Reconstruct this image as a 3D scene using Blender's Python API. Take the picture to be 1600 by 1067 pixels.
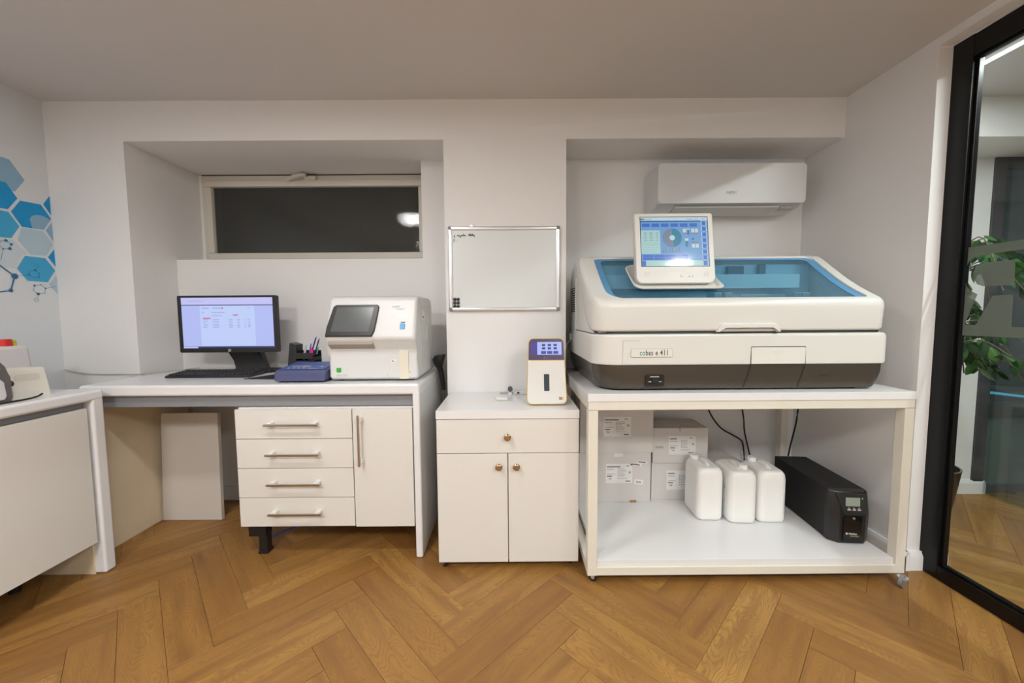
import bpy, bmesh, math, random
from mathutils import Matrix, Vector
random.seed(7)
S = bpy.context.scene
for o in list(bpy.data.objects): bpy.data.objects.remove(o)
COL = S.collection

# ---------------------------------------------------------------- camera, world, lights, exposure
cam = bpy.data.objects.new('camera', bpy.data.cameras.new('camera'))
COL.objects.link(cam)
def make_camera():
    f, p, yw, r = 599.78, 0.0684366, 0.002640, 0.0068597
    fwd = Vector((math.sin(yw)*math.cos(p), math.cos(yw)*math.cos(p), -math.sin(p)))
    right = Vector((math.cos(yw), -math.sin(yw), 0)); down = fwd.cross(right)
    rr = math.cos(r)*right + math.sin(r)*down; dd = -math.sin(r)*right + math.cos(r)*down
    M = Matrix((rr, -dd, -fwd)).transposed().to_4x4(); M.translation = (0, 0, 1.15)
    cam.matrix_world = M
    cam.data.sensor_width = 36; cam.data.lens = f/1600*36; cam.data.clip_start = .02
make_camera(); S.camera = cam
W = bpy.data.worlds.new('world'); S.world = W; W.use_nodes = True
W.node_tree.nodes['Background'].inputs[0].default_value = (.55, .6, .7, 1)
W.node_tree.nodes['Background'].inputs[1].default_value = .02
S.view_settings.view_transform = 'Standard'; S.view_settings.look = 'None'
S.view_settings.exposure = 0.0; S.view_settings.gamma = 1; S.view_settings.use_curve_mapping = False

def area(x, y, z, sx, sy, power, color=(1, .992, .98)):
    l = bpy.data.lights.new('ceiling_lamp_light', 'AREA'); l.shape = 'RECTANGLE'; l.size = sx; l.size_y = sy
    l.energy = power; l.color = color
    o = bpy.data.objects.new('ceiling_lamp_light', l); o.location = (x, y, z); COL.objects.link(o); return o
LAMPS = [(-.93, .74, 11, .56, .13), (1.63, -.14, 11, .16, .16), (-1.08, -.95, 33, .50, .50), (1.0, -1.0, 27, .50, .50)]  # last two are unseen, added to even out the room light
for lx, ly, pw, ls_, lt_ in LAMPS: area(lx, ly, 2.235, ls_, lt_, pw)
area(2.135, .30, 2.262, .03, 3.0, 62, (.96, .98, 1))

# ---------------------------------------------------------------- materials
MATS = {}
def mat(name, color, rough=.5, metal=0, emit=0, coat=0, bump=0, bscale=200, spec=.5, var=0):
    if name in MATS: return MATS[name]
    m = bpy.data.materials.new(name); m.use_nodes = True; nt = m.node_tree; b = nt.nodes['Principled BSDF']
    c = (*color, 1)
    b.inputs['Base Color'].default_value = c; b.inputs['Roughness'].default_value = rough
    b.inputs['Metallic'].default_value = metal; b.inputs['Coat Weight'].default_value = coat
    b.inputs['Specular IOR Level'].default_value = spec
    if emit: b.inputs['Emission Color'].default_value = c; b.inputs['Emission Strength'].default_value = emit
    if bump or var:
        tc = nt.nodes.new('ShaderNodeTexCoord'); n = nt.nodes.new('ShaderNodeTexNoise')
        n.inputs['Scale'].default_value = bscale; n.inputs['Detail'].default_value = 4
        nt.links.new(tc.outputs['Object'], n.inputs['Vector'])
        if bump:
            bp = nt.nodes.new('ShaderNodeBump'); bp.inputs['Strength'].default_value = bump; bp.inputs['Distance'].default_value = .002
            nt.links.new(n.outputs['Fac'], bp.inputs['Height']); nt.links.new(bp.outputs['Normal'], b.inputs['Normal'])
        if var:
            n2 = nt.nodes.new('ShaderNodeTexNoise'); n2.inputs['Scale'].default_value = 5; n2.inputs['Detail'].default_value = 5
            nt.links.new(tc.outputs['Object'], n2.inputs['Vector'])
            mx = nt.nodes.new('ShaderNodeMix'); mx.data_type = 'RGBA'
            mx.inputs[6].default_value = (*[v*(1-var) for v in color], 1); mx.inputs[7].default_value = (*[min(1, v*(1+var*.5)) for v in color], 1)
            nt.links.new(n2.outputs['Fac'], mx.inputs[0]); nt.links.new(mx.outputs[2], b.inputs['Base Color'])
    MATS[name] = m; return m
def glass_mat(name, tint, gloss=.08, rough=.02, bump=0, diffuse=0, dcol=(.5, .5, .5)):
    """thin sheet glass: tinted see-through plus a clear reflection"""
    m = bpy.data.materials.new(name); m.use_nodes = True; nt = m.node_tree; nt.nodes.clear()
    out = nt.nodes.new('ShaderNodeOutputMaterial'); tr = nt.nodes.new('ShaderNodeBsdfTransparent'); tr.inputs[0].default_value = (*tint, 1)
    gl = nt.nodes.new('ShaderNodeBsdfGlossy'); gl.inputs['Roughness'].default_value = rough
    fr = nt.nodes.new('ShaderNodeFresnel'); fr.inputs[0].default_value = 1.5
    ad = nt.nodes.new('ShaderNodeMath'); ad.operation = 'MAXIMUM'; ad.inputs[1].default_value = gloss; nt.links.new(fr.outputs[0], ad.inputs[0])
    mx = nt.nodes.new('ShaderNodeMixShader')
    base = tr
    if diffuse:
        df = nt.nodes.new('ShaderNodeBsdfDiffuse'); df.inputs[0].default_value = (*dcol, 1)
        m2 = nt.nodes.new('ShaderNodeMixShader'); m2.inputs[0].default_value = diffuse
        nt.links.new(tr.outputs[0], m2.inputs[1]); nt.links.new(df.outputs[0], m2.inputs[2]); base = m2
    nt.links.new(base.outputs[0], mx.inputs[1]); nt.links.new(gl.outputs[0], mx.inputs[2]); nt.links.new(mx.outputs[0], out.inputs[0])
    ge = nt.nodes.new('ShaderNodeNewGeometry'); iv = nt.nodes.new('ShaderNodeMath'); iv.operation = 'SUBTRACT'; iv.inputs[0].default_value = 1
    nt.links.new(ge.outputs['Backfacing'], iv.inputs[1]); ml = nt.nodes.new('ShaderNodeMath'); ml.operation = 'MULTIPLY'
    nt.links.new(iv.outputs[0], ml.inputs[0]); nt.links.new(ad.outputs[0], ml.inputs[1]); nt.links.new(ml.outputs[0], mx.inputs[0])
    if bump:
        tc = nt.nodes.new('ShaderNodeTexCoord'); v = nt.nodes.new('ShaderNodeTexVoronoi'); v.inputs['Scale'].default_value = 170
        nt.links.new(tc.outputs['Object'], v.inputs['Vector'])
        bp = nt.nodes.new('ShaderNodeBump'); bp.inputs['Strength'].default_value = bump; bp.inputs['Distance'].default_value = .002
        nt.links.new(v.outputs['Distance'], bp.inputs['Height']); nt.links.new(bp.outputs['Normal'], gl.inputs['Normal']); nt.links.new(bp.outputs['Normal'], fr.inputs['Normal'])
    MATS[name] = m; return m

def oak():
    m = bpy.data.materials.new('oak_planks'); m.use_nodes = True; nt = m.node_tree; N = nt.nodes; L = nt.links
    b = N['Principled BSDF']
    uv = N.new('ShaderNodeUVMap'); uv.uv_map = 'UVMap'
    sp = N.new('ShaderNodeSeparateXYZ'); L.new(uv.outputs[0], sp.inputs[0])
    fl = N.new('ShaderNodeMath'); fl.operation = 'FLOOR'; L.new(sp.outputs[1], fl.inputs[0])
    wn = N.new('ShaderNodeTexWhiteNoise'); wn.noise_dimensions = '1D'; L.new(fl.outputs[0], wn.inputs['W'])
    def mapped(sx, sy):
        mp = N.new('ShaderNodeMapping'); mp.inputs['Scale'].default_value = (sx, sy, 1); L.new(uv.outputs[0], mp.inputs[0]); return mp
    # broad cathedral figure: contour bands of a stretched noise
    n1 = N.new('ShaderNodeTexNoise'); n1.inputs['Scale'].default_value = 1; n1.inputs['Detail'].default_value = 1.5; n1.inputs['Roughness'].default_value = .45
    L.new(mapped(3.2, 11).outputs[0], n1.inputs['Vector'])
    ml = N.new('ShaderNodeMath'); ml.operation = 'MULTIPLY'; ml.inputs[1].default_value = 190; L.new(n1.outputs['Fac'], ml.inputs[0])
    n2 = N.new('ShaderNodeTexNoise'); n2.inputs['Scale'].default_value = 1; n2.inputs['Detail'].default_value = 3; L.new(mapped(30, 60).outputs[0], n2.inputs['Vector'])
    m2 = N.new('ShaderNodeMath'); m2.operation = 'MULTIPLY'; m2.inputs[1].default_value = 3.5; L.new(n2.outputs['Fac'], m2.inputs[0])
    ad = N.new('ShaderNodeMath'); L.new(ml.outputs[0], ad.inputs[0]); L.new(m2.outputs[0], ad.inputs[1])
    sn = N.new('ShaderNodeMath'); sn.operation = 'SINE'; L.new(ad.outputs[0], sn.inputs[0])
    rg = N.new('ShaderNodeMapRange'); rg.inputs[1].default_value = .1; rg.inputs[2].default_value = 1; L.new(sn.outputs[0], rg.inputs[0])
    # fine pores along the grain
    n3 = N.new('ShaderNodeTexNoise'); n3.inputs['Scale'].default_value = 1; n3.inputs['Detail'].default_value = 5; n3.inputs['Roughness'].default_value = .6
    L.new(mapped(18, 420).outputs[0], n3.inputs['Vector'])
    # soft darker streaks
    n4 = N.new('ShaderNodeTexNoise'); n4.inputs['Scale'].default_value = 1; n4.inputs['Detail'].default_value = 3; L.new(mapped(2.5, 22).outputs[0], n4.inputs['Vector'])
    def mixc(fac, a, bb, blend='MIX'):
        x = N.new('ShaderNodeMix'); x.data_type = 'RGBA'; x.blend_type = blend
        for sock, val in ((0, fac), (6, a), (7, bb)):
            if isinstance(val, (int, float)): x.inputs[sock].default_value = val
            elif isinstance(val, tuple): x.inputs[sock].default_value = (*val, 1)
            else: L.new(val, x.inputs[sock])
        return x.outputs[2]
    c = mixc(wn.outputs['Value'], (.275, .130, .028), (.42, .232, .058))
    r4 = N.new('ShaderNodeMapRange'); r4.inputs[1].default_value = .42; r4.inputs[2].default_value = .75; L.new(n4.outputs['Fac'], r4.inputs[0])
    f4 = N.new('ShaderNodeMath'); f4.operation = 'MULTIPLY'; f4.inputs[1].default_value = .85; L.new(r4.outputs[0], f4.inputs[0])
    c = mixc(f4.outputs[0], c, (.175, .080, .022))
    f1 = N.new('ShaderNodeMath'); f1.operation = 'MULTIPLY'; f1.inputs[1].default_value = .62; L.new(rg.outputs[0], f1.inputs[0])
    c = mixc(f1.outputs[0], c, (.24, .105, .036))
    r3 = N.new('ShaderNodeMapRange'); r3.inputs[1].default_value = .5; r3.inputs[2].default_value = .8; L.new(n3.outputs['Fac'], r3.inputs[0])
    f3 = N.new('ShaderNodeMath'); f3.operation = 'MULTIPLY'; f3.inputs[1].default_value = .8; L.new(r3.outputs[0], f3.inputs[0])
    c = mixc(f3.outputs[0], c, (.20, .085, .03))
    L.new(c, b.inputs['Base Color'])
    rr = N.new('ShaderNodeMapRange'); rr.inputs[3].default_value = .36; rr.inputs[4].default_value = .55; L.new(n3.outputs['Fac'], rr.inputs[0]); L.new(rr.outputs[0], b.inputs['Roughness'])
    bp = N.new('ShaderNodeBump'); bp.inputs['Strength'].default_value = .12; bp.inputs['Distance'].default_value = .001
    L.new(n3.outputs['Fac'], bp.inputs['Height']); L.new(bp.outputs['Normal'], b.inputs['Normal'])
    return m
OAK = oak()

WALL = mat('wall_paint', (.80, .795, .79), .75, bump=.12, bscale=90)
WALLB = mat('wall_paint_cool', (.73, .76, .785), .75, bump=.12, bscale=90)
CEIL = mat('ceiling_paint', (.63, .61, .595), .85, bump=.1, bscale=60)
TRIM = mat('white_trim', (.83, .83, .83), .4)
LAM = mat('white_gloss_laminate', (.725, .705, .665), .28, bump=.02)
LAMT = mat('white_worktop', (.77, .77, .775), .22)
LAME = mat('worktop_edge', (.82, .80, .78), .35)
BEIGE = mat('raw_beige_board', (.72, .61, .44), .7, var=.12, bump=.1)
RECESS = mat('grey_channel', (.24, .25, .27), .4)
STEELP = mat('ivory_painted_steel', (.74, .71, .62), .4, bump=.05, bscale=60, var=.04)
BLACK = mat('black_plastic', (.012, .012, .013), .38)
BLACKM = mat('black_matte', (.009, .009, .010), .6)
BLACKF = mat('black_frame_metal', (.004, .004, .0045), .32, spec=.3)
CHROME = mat('brushed_metal', (.50, .46, .40), .28, metal=1)
CHROMEB = mat('clear_post', (.80, .80, .80), .15, metal=.3)
ALU = mat('aluminium', (.72, .73, .74), .28, metal=.9)
GREYC = mat('grey_corner', (.22, .23, .24), .5)
APPL = mat('appliance_white', (.71, .705, .67), .32)
APPLC = mat('appliance_cool_white', (.665, .67, .67), .35)
APPLG = mat('appliance_grey', (.60, .60, .57), .4)
BROWN = mat('dark_brown_plastic', (.060, .051, .041), .25, bump=.03, bscale=40)
RUBBER = mat('grey_rubber', (.20, .20, .21), .5)
CARD = mat('white_cardboard', (.64, .62, .60), .7, var=.05)
PAPER = mat('label_paper', (.78, .78, .77), .6)
INK = mat('ink', (.10, .10, .10), .7)
INKG = mat('grey_ink', (.38, .38, .38), .7)
HDPE = mat('milky_plastic', (.86, .86, .84), .35)
HDPE.node_tree.nodes['Principled BSDF'].inputs['Subsurface Weight'].default_value = .12
HDPE.node_tree.nodes['Principled BSDF'].inputs['Subsurface Scale'].default_value = .03
NAVY = mat('navy_housing', (.075, .085, .19), .45)
NAVYT = mat('blue_top_film', (.045, .095, .34), .35)
DARK = mat('dark_gap', (.02, .02, .02), .8)
WFRAME = mat('old_window_paint', (.66, .64, .56), .45, var=.06)

# ---------------------------------------------------------------- mesh helpers
WM = {}   # frame (world matrix) of every object used as a parent
def bm_(): return bmesh.new()
def link(name, bm, m, parent=None, world=True, smooth=True, angle=35):
    me = bpy.data.meshes.new(name)
    if world and parent is not None: bm.transform(WM[parent].inverted())
    bmesh.ops.recalc_face_normals(bm, faces=bm.faces[:]) if len(bm.faces) else None
    bm.to_mesh(me); bm.free()
    for mm in (m if isinstance(m, (list, tuple)) else [m]): me.materials.append(mm)
    if smooth and len(me.polygons):
        me.polygons.foreach_set('use_smooth', [True]*len(me.polygons)); me.set_sharp_from_angle(angle=math.radians(angle))
    o = bpy.data.objects.new(name, me); COL.objects.link(o)
    if smooth and 4 < len(me.polygons) < 4000:
        wn = o.modifiers.new('even_shading', 'WEIGHTED_NORMAL'); wn.keep_sharp = True; wn.weight = 90
    if parent is not None: o.parent = parent; WM[o] = WM[parent]
    else: WM[o] = Matrix.Identity(4)
    return o
def thing(name, label, cat, loc=(0, 0, 0), rz=0, group=None):
    o = bpy.data.objects.new(name, None); COL.objects.link(o); o.empty_display_size = .05
    o.location = loc; o.rotation_euler = (0, 0, rz)
    WM[o] = Matrix.Translation(loc) @ Matrix.Rotation(rz, 4, 'Z')
    o['label'] = label; o['category'] = cat
    if group: o['group'] = group
    return o
def tag(o, label, cat, group=None):
    o['label'] = label; o['category'] = cat
    if group: o['group'] = group
    return o
def struct(name, bm, m, parent=None, **k):
    o = link(name, bm, m, parent, **k); o['kind'] = 'structure'; return o
def box(bm, x0, x1, y0, y1, z0, z1, r=0, seg=2, mi=0):
    r_ = bmesh.ops.create_cube(bm, size=1); vs = r_['verts']
    for v in vs:
        v.co = Vector((x0+(v.co.x+.5)*(x1-x0), y0+(v.co.y+.5)*(y1-y0), z0+(v.co.z+.5)*(z1-z0)))
    fs = list({f for v in vs for f in v.link_faces})
    for f in fs: f.material_index = mi
    if r > 0:
        es = list({e for v in vs for e in v.link_edges})
        r2 = bmesh.ops.bevel(bm, geom=es, offset=min(r, .49*min(abs(x1-x0), abs(y1-y0), abs(z1-z0))), segments=seg, affect='EDGES', profile=.5)
        for f in r2['faces']: f.material_index = mi
    return vs
def cyl(bm, p0, p1, r0, r1=None, n=16, caps=True, mi=0):
    p0 = Vector(p0); p1 = Vector(p1); r1 = r0 if r1 is None else r1
    d = (p1-p0); q = d.to_track_quat('Z', 'Y').to_matrix()
    A = [bm.verts.new(p0+q@Vector((r0*math.cos(2*math.pi*i/n), r0*math.sin(2*math.pi*i/n), 0))) for i in range(n)]
    B = [bm.verts.new(p1+q@Vector((r1*math.cos(2*math.pi*i/n), r1*math.sin(2*math.pi*i/n), 0))) for i in range(n)]
    fs = [bm.faces.new((A[i], A[(i+1) % n], B[(i+1) % n], B[i])) for i in range(n)]
    if caps: fs += [bm.faces.new(A[::-1]), bm.faces.new(B)]
    for f in fs: f.material_index = mi
def sphere(bm, c, r, sx=1, sy=1, sz=1, n=12, mi=0):
    q = bmesh.ops.create_uvsphere(bm, u_segments=n, v_segments=max(6, n//2), radius=r)
    for v in q['verts']: v.co = Vector(c)+Vector((v.co.x*sx, v.co.y*sy, v.co.z*sz))
    for f in {f for v in q['verts'] for f in v.link_faces}: f.material_index = mi
def spline(pts, k=6):
    P = [Vector(p) for p in pts]; P = [2*P[0]-P[1]]+P+[2*P[-1]-P[-2]]; out = []
    for i in range(1, len(P)-2):
        for j in range(k):
            t = j/k; a, b, c, d = P[i-1], P[i], P[i+1], P[i+2]
            out.append(.5*((2*b)+(c-a)*t+(2*a-5*b+4*c-d)*t*t+(3*b-a-3*c+d)*t**3))
    out.append(P[-2]); return out
def tube(bm, pts, r, n=8, k=6, mi=0, smooth=True):
    Q = spline(pts, k) if smooth else [Vector(p) for p in pts]; rings = []; up = Vector((0, 0, 1))
    for i, p in enumerate(Q):
        t = (Q[min(i+1, len(Q)-1)]-Q[max(i-1, 0)]).normalized()
        a = t.cross(up)
        if a.length < .1: a = t.cross(Vector((0, 1, 0)))
        a.normalize(); b = t.cross(a); up = a.cross(t) if False else up
        rings.append([bm.verts.new(p+r*(math.cos(2*math.pi*j/n)*a+math.sin(2*math.pi*j/n)*b)) for j in range(n)])
    for A, B in zip(rings, rings[1:]):
        for j in range(n): bm.faces.new((A[j], A[(j+1) % n], B[(j+1) % n], B[j])).material_index = mi
    bm.faces.new(rings[0][::-1]); bm.faces.new(rings[-1])
def prism(bm, poly, axis, a0, a1, r=0, seg=2, mi=0):
    """poly = 2-D outline in the two other axes (in xyz order), pushed along axis"""
    def pt(u, v, a): return {0: (a, u, v), 1: (u, a, v), 2: (u, v, a)}[axis]
    A = [bm.verts.new(pt(u, v, a0)) for u, v in poly]; B = [bm.verts.new(pt(u, v, a1)) for u, v in poly]; n = len(poly)
    fs = [bm.faces.new(A[::-1]), bm.faces.new(B)]+[bm.faces.new((A[i], A[(i+1) % n], B[(i+1) % n], B[i])) for i in range(n)]
    for f in fs: f.material_index = mi
    if r:
        es = list({e for f in fs[:2] for e in f.edges}); q = bmesh.ops.bevel(bm, geom=es, offset=r, segments=seg, affect='EDGES', profile=.5)
        for f in q['faces']: f.material_index = mi
def rrect(x0, x1, y0, y1, r, nc=6, ns=1):
    """rounded rectangle outline; r = radius or (x0y0, x1y0, x1y1, x0y1)"""
    R = (r,)*4 if isinstance(r, (int, float)) else r; out = []
    cs = [(x0+R[0], y0+R[0], math.pi), (x1-R[1], y0+R[1], 1.5*math.pi), (x1-R[2], y1-R[2], 0), (x0+R[3], y1-R[3], .5*math.pi)]
    for i, (cx, cy, a) in enumerate(cs):
        arc = [(cx+R[i]*math.cos(a+math.pi/2*j/nc), cy+R[i]*math.sin(a+math.pi/2*j/nc)) for j in range(nc+1)]
        out += arc
        nx, ny, na = cs[(i+1) % 4]; e = (nx+R[(i+1) % 4]*math.cos(na), ny+R[(i+1) % 4]*math.sin(na))
        for j in range(1, ns): out.append((arc[-1][0]+(e[0]-arc[-1][0])*j/ns, arc[-1][1]+(e[1]-arc[-1][1])*j/ns))
    return out
def loft(bm, loops, cap0=True, cap1=True, mi=0):
    V = [[bm.verts.new(p) for p in l] for l in loops]; n = len(V[0])
    for A, B in zip(V, V[1:]):
        for i in range(n): bm.faces.new((A[i], A[(i+1) % n], B[(i+1) % n], B[i])).material_index = mi
    if cap0: bm.faces.new(V[0][::-1]).material_index = mi
    if cap1: bm.faces.new(V[-1]).material_index = mi
    return V
def panel(bm, O, U, V, n, w, h, r, t, mi=0, back=False):
    """rounded plate lying on a plane: O corner, U/V unit vectors, n outward normal, thickness t"""
    O, U, V, n = map(Vector, (O, U, V, n)); P = rrect(0, w, 0, h, r, 5)
    loft(bm, [[O+U*a+V*b for a, b in P], [O+U*a+V*b+n*t for a, b in P]], mi=mi)
def quad(bm, O, U, V, n, u0, v0, u1, v1, lift=.0004, mi=0):
    O, U, V, n = map(Vector, (O, U, V, n))
    f = bm.faces.new([bm.verts.new(O+U*a+V*b+n*lift) for a, b in ((u0, v0), (u1, v0), (u1, v1), (u0, v1))]); f.material_index = mi
def graphic(name, O, U, V, n, rects, parent, world=True):
    """flat print or a screen picture: coloured patches (u0,v0,u1,v1,material,layer)"""
    ms = []; bm = bm_()
    for a, b, c, d, m, ly in rects:
        if m not in ms: ms.append(m)
        quad(bm, O, U, V, n, a, b, c, d, .0004+.0003*ly, ms.index(m))
    # keep every patch facing outward
    me_n = Vector(n)
    for f in bm.faces:
        f.normal_update()
        if f.normal.dot(me_n) < 0: f.normal_flip()
    me = bpy.data.meshes.new(name)
    if world: bm.transform(WM[parent].inverted())
    bm.to_mesh(me); bm.free()
    for m in ms: me.materials.append(m)
    o = bpy.data.objects.new(name, me); COL.objects.link(o); o.parent = parent; WM[o] = WM[parent]; return o
def lettering(text, size, O, U, V, m, parent, name='lettering', world=True, bold=0, align='LEFT', sx=1):
    cu = bpy.data.curves.new('t', 'FONT'); cu.body = text; cu.size = size; cu.align_x = align; cu.offset = bold; cu.resolution_u = 3; cu.extrude = .00015
    to = bpy.data.objects.new('t', cu); me = bpy.data.meshes.new_from_object(to); bpy.data.objects.remove(to)
    U = Vector(U).normalized()*sx; V = Vector(V).normalized(); n = U.cross(V).normalized()
    M = Matrix((U, V, n)).transposed().to_4x4(); M.translation = Vector(O)+n*.0008
    if world: M = WM[parent].inverted() @ M
    me.transform(M); me.name = name; me.materials.clear(); me.materials.append(m)
    o = bpy.data.objects.new(name, me); COL.objects.link(o); o.parent = parent; WM[o] = WM[parent]; return o
def E_(name, c, s=1.0):   # lit screen colour
    m = mat(name, c, .35, emit=s); m.node_tree.nodes['Principled BSDF'].inputs['Base Color'].default_value = (0, 0, 0, 1); return m
def copy_tree(o, parent=None):
    c = o.copy(); COL.objects.link(c); c.parent = parent
    for ch in o.children: copy_tree(ch, c)
    return c

# ---------------------------------------------------------------- room shell
ZC = 2.278; YB = 2.37; YF = 2.09
bm = bm_(); box(bm, -2.6, 4.4, -2.7, 2.7, -.10, -.009)
floor = struct('floor', bm, mat('subfloor', (.05, .03, .015), .8))
def planks():
    w = .1217; n = 5; th = math.pi/4+.0105177; ca, sa = math.cos(th), math.sin(th)
    dA = Vector((-ca, sa)); dB = Vector((sa, ca)); a0, b0 = 1.029, .627
    x0, x1, y0, y1 = -2.44, 4.2, -2.6, 2.37
    def clip(P):
        for ax, lim, sg in ((0, x0, 1), (0, x1, -1), (1, y0, 1), (1, y1, -1)):
            out = []
            for i in range(len(P)):
                p, q = P[i], P[(i+1) % len(P)]; dp = (p[ax]-lim)*sg; dq = (q[ax]-lim)*sg
                if dp >= 0: out.append(p)
                if (dp >= 0) != (dq >= 0): out.append(p+(q-p)*(dp/(dp-dq)))
            P = out
            if not P: return P
        return P
    rest = bm_(); ruv = rest.loops.layers.uv.new('UVMap'); k = 0; boards = []
    for i in range(-45, 46):
        for m in range(-8, 9):
            boards.append((a0+i*w+2*n*w*m, b0+i*w, n*w, w, 0))
            boards.append((a0+i*w, b0+(i+1)*w+2*n*w*m, w, n*w, 1))
    rnd = random.Random(3); near = []
    for a, b, la, lb, o in boards:
        g = .00045
        C = [dA*(a+g)+dB*(b+g), dA*(a+la-g)+dB*(b+g), dA*(a+la-g)+dB*(b+lb-g), dA*(a+g)+dB*(b+lb-g)]
        P = clip(C)
        if len(P) < 3: continue
        ar = abs(sum(P[i].x*P[(i+1) % len(P)].y-P[(i+1) % len(P)].x*P[i].y for i in range(len(P))))/2
        if ar < .0008: continue
        k += 1; c = dA*(a+la/2)+dB*(b+lb/2)
        L, Wd = (dA, dB) if o == 0 else (dB, dA)
        ou = rnd.uniform(0, 60); ov = k+.5
        isnear = max(p.y for p in P) > .95 and min(p.x for p in P) < 3.2
        def emit(bmx, lay, org):
            area2 = sum(P[i].x*P[(i+1) % len(P)].y-P[(i+1) % len(P)].x*P[i].y for i in range(len(P)))
            Q = P if area2 > 0 else P[::-1]; ctr = sum(Q, Vector((0, 0)))/len(Q)
            inn = [q+(ctr-q).normalized()*.0009 for q in Q]
            t = [bmx.verts.new((q.x-org.x, q.y-org.y, 0)) for q in inn]
            s_ = [bmx.verts.new((q.x-org.x, q.y-org.y, -.0007)) for q in Q]
            d = [bmx.verts.new((q.x-org.x, q.y-org.y, -.0085)) for q in Q]; m_ = len(Q)
            fs = [bmx.faces.new(t)]
            for i in range(m_):
                j = (i+1) % m_
                fs += [bmx.faces.new((s_[i], s_[j], t[j], t[i])), bmx.faces.new((d[i], d[j], s_[j], s_[i]))]
            for f in fs:
                for lp in f.loops:
                    q = Vector((lp.vert.co.x+org.x, lp.vert.co.y+org.y))-c; lp[lay].uv = (q.dot(L)+ou, q.dot(Wd)+ov)
        if isnear:
            bmx = bm_(); lay = bmx.loops.layers.uv.new('UVMap'); emit(bmx, lay, c)
            me = bpy.data.meshes.new('plank'); bmx.to_mesh(me); bmx.free(); me.materials.append(OAK)
            ob = bpy.data.objects.new('plank', me); COL.objects.link(ob); ob.parent = floor; ob.location = (c.x, c.y, 0)
        else: emit(rest, ruv, Vector((0, 0)))
    me = bpy.data.meshes.new('planks'); rest.to_mesh(me); rest.free(); me.materials.append(OAK)
    ob = bpy.data.objects.new('planks', me); COL.objects.link(ob); ob.parent = floor; ob['kind'] = 'stuff'
planks()
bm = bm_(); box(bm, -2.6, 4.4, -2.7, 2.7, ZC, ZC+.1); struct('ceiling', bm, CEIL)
bm = bm_()
NX = -.533
box(bm, -2.44, -2.03, YF, 2.66, 0, 2.075)            # left pier
box(bm, -.35, .299, YF, 2.66, 0, 2.075)              # pillar
box(bm, -2.03, -.35, YB, 2.66, 0, 1.50)              # niche back below window
box(bm, NX, -.35, YB, 2.66, 1.50, 2.075)
box(bm, .299, 1.77, YB, 2.66, 0, 2.075)
box(bm, -2.44, 4.2, YF, 2.66, 2.075, ZC)             # beam
struct('wall_back', bm, WALL)
bm = bm_(); box(bm, -2.56, -2.44, -2.6, 2.66, 0, ZC); struct('wall_left', bm, WALLB)
bm = bm_(); box(bm, 1.77, 1.8295, 1.652, 2.66, 0, ZC); box(bm, 1.8295, 1.86, 1.657, 2.66, 0, ZC); box(bm, 1.77, 1.83, -2.6, 1.652, 2.243, ZC)
struct('wall_right', bm, WALL)
bm = bm_(); box(bm, -2.56, 4.3, -2.7, -2.6, 0, ZC); struct('wall_front', bm, WALL)
bm = bm_(); box(bm, 1.83, 2.918, YB, 2.66, 0, 2.075); struct('wall_corridor', bm, WALL)
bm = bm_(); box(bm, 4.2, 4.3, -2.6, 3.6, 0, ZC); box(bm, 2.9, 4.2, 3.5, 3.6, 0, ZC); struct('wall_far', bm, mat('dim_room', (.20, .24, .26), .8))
# baseboards
def base_poly(d=-1): return [(0, 0), (d*.018, 0), (d*.018, .062), (d*.010, .078), (d*.010, .084), (0, .084)]
def baseboard(name, axis, a0, a1, pos, d):
    bm = bm_()
    P = [(pos+u, z) for u, z in base_poly(d)]
    prism(bm, P, axis, a0, a1); return struct(name, bm, TRIM)
baseboard('baseboard_back', 0, -2.03, -.35, YB, -1)
baseboard('baseboard_niche', 0, .299, 1.77, YB, -1)
baseboard('baseboard_right', 1, 1.632, YB, 1.77, -1)
bm = bm_(); prism(bm, [(1.652+u, z) for u, z in base_poly(-1)], 0, 1.752, 1.83); struct('baseboard_end', bm, TRIM)
baseboard('baseboard_corridor', 0, 1.90, 3.0, YB, -1)
bm = bm_(); box(bm, 1.895, 1.93, 1.62, 1.70, 0, .085, .008); box(bm, 1.86, 1.905, 1.66, 2.37, 0, .085, .006); struct('baseboard_outer', bm, TRIM)
baseboard('baseboard_pier', 0, -2.44, -2.03, YF, -1)

# ---------------------------------------------------------------- basement window
bm = bm_()
def ring(bm, x0, x1, z0, z1, t, y0, y1, r=.004):
    box(bm, x0, x1, y0, y1, z0, z0+t, r); box(bm, x0, x1, y0, y1, z1-t, z1, r)
    box(bm, x0, x0+t, y0, y1, z0+t, z1-t, r); box(bm, x1-t, x1, y0, y1, z0+t, z1-t, r)
ring(bm, -2.012, -.533, 1.50, 2.069, .037, 2.575, 2.63)
win = struct('window_1', bm, WFRAME)
bm = bm_(); ring(bm, -1.985, -.556, 1.528, 2.036, .042, 2.56, 2.60, .006); sash = link('sash', bm, WFRAME, win)
bm = bm_(); box(bm, -1.945, -.596, 2.586, 2.592, 1.566, 1.998)
link('pane', bm, glass_mat('textured_glass', (.50, .52, .50), .07, .04, bump=.05, diffuse=.10, dcol=(.28, .30, .29)), win)
bm = bm_(); box(bm, -1.335, -1.255, 2.546, 2.564, 2.034, 2.058, .005)
prism(bm, [(-1.425, 2.020), (-1.415, 2.036), (-1.385, 2.052), (-1.34, 2.064), (-1.305, 2.062), (-1.300, 2.046), (-1.335, 2.042), (-1.38, 2.030), (-1.412, 2.016)], 1, 2.512, 2.536, .004, 2)
cyl(bm, (-1.315, 2.53, 2.05), (-1.315, 2.55, 2.05), .010, n=14)
link('window_handle', bm, WFRAME, win)
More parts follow.
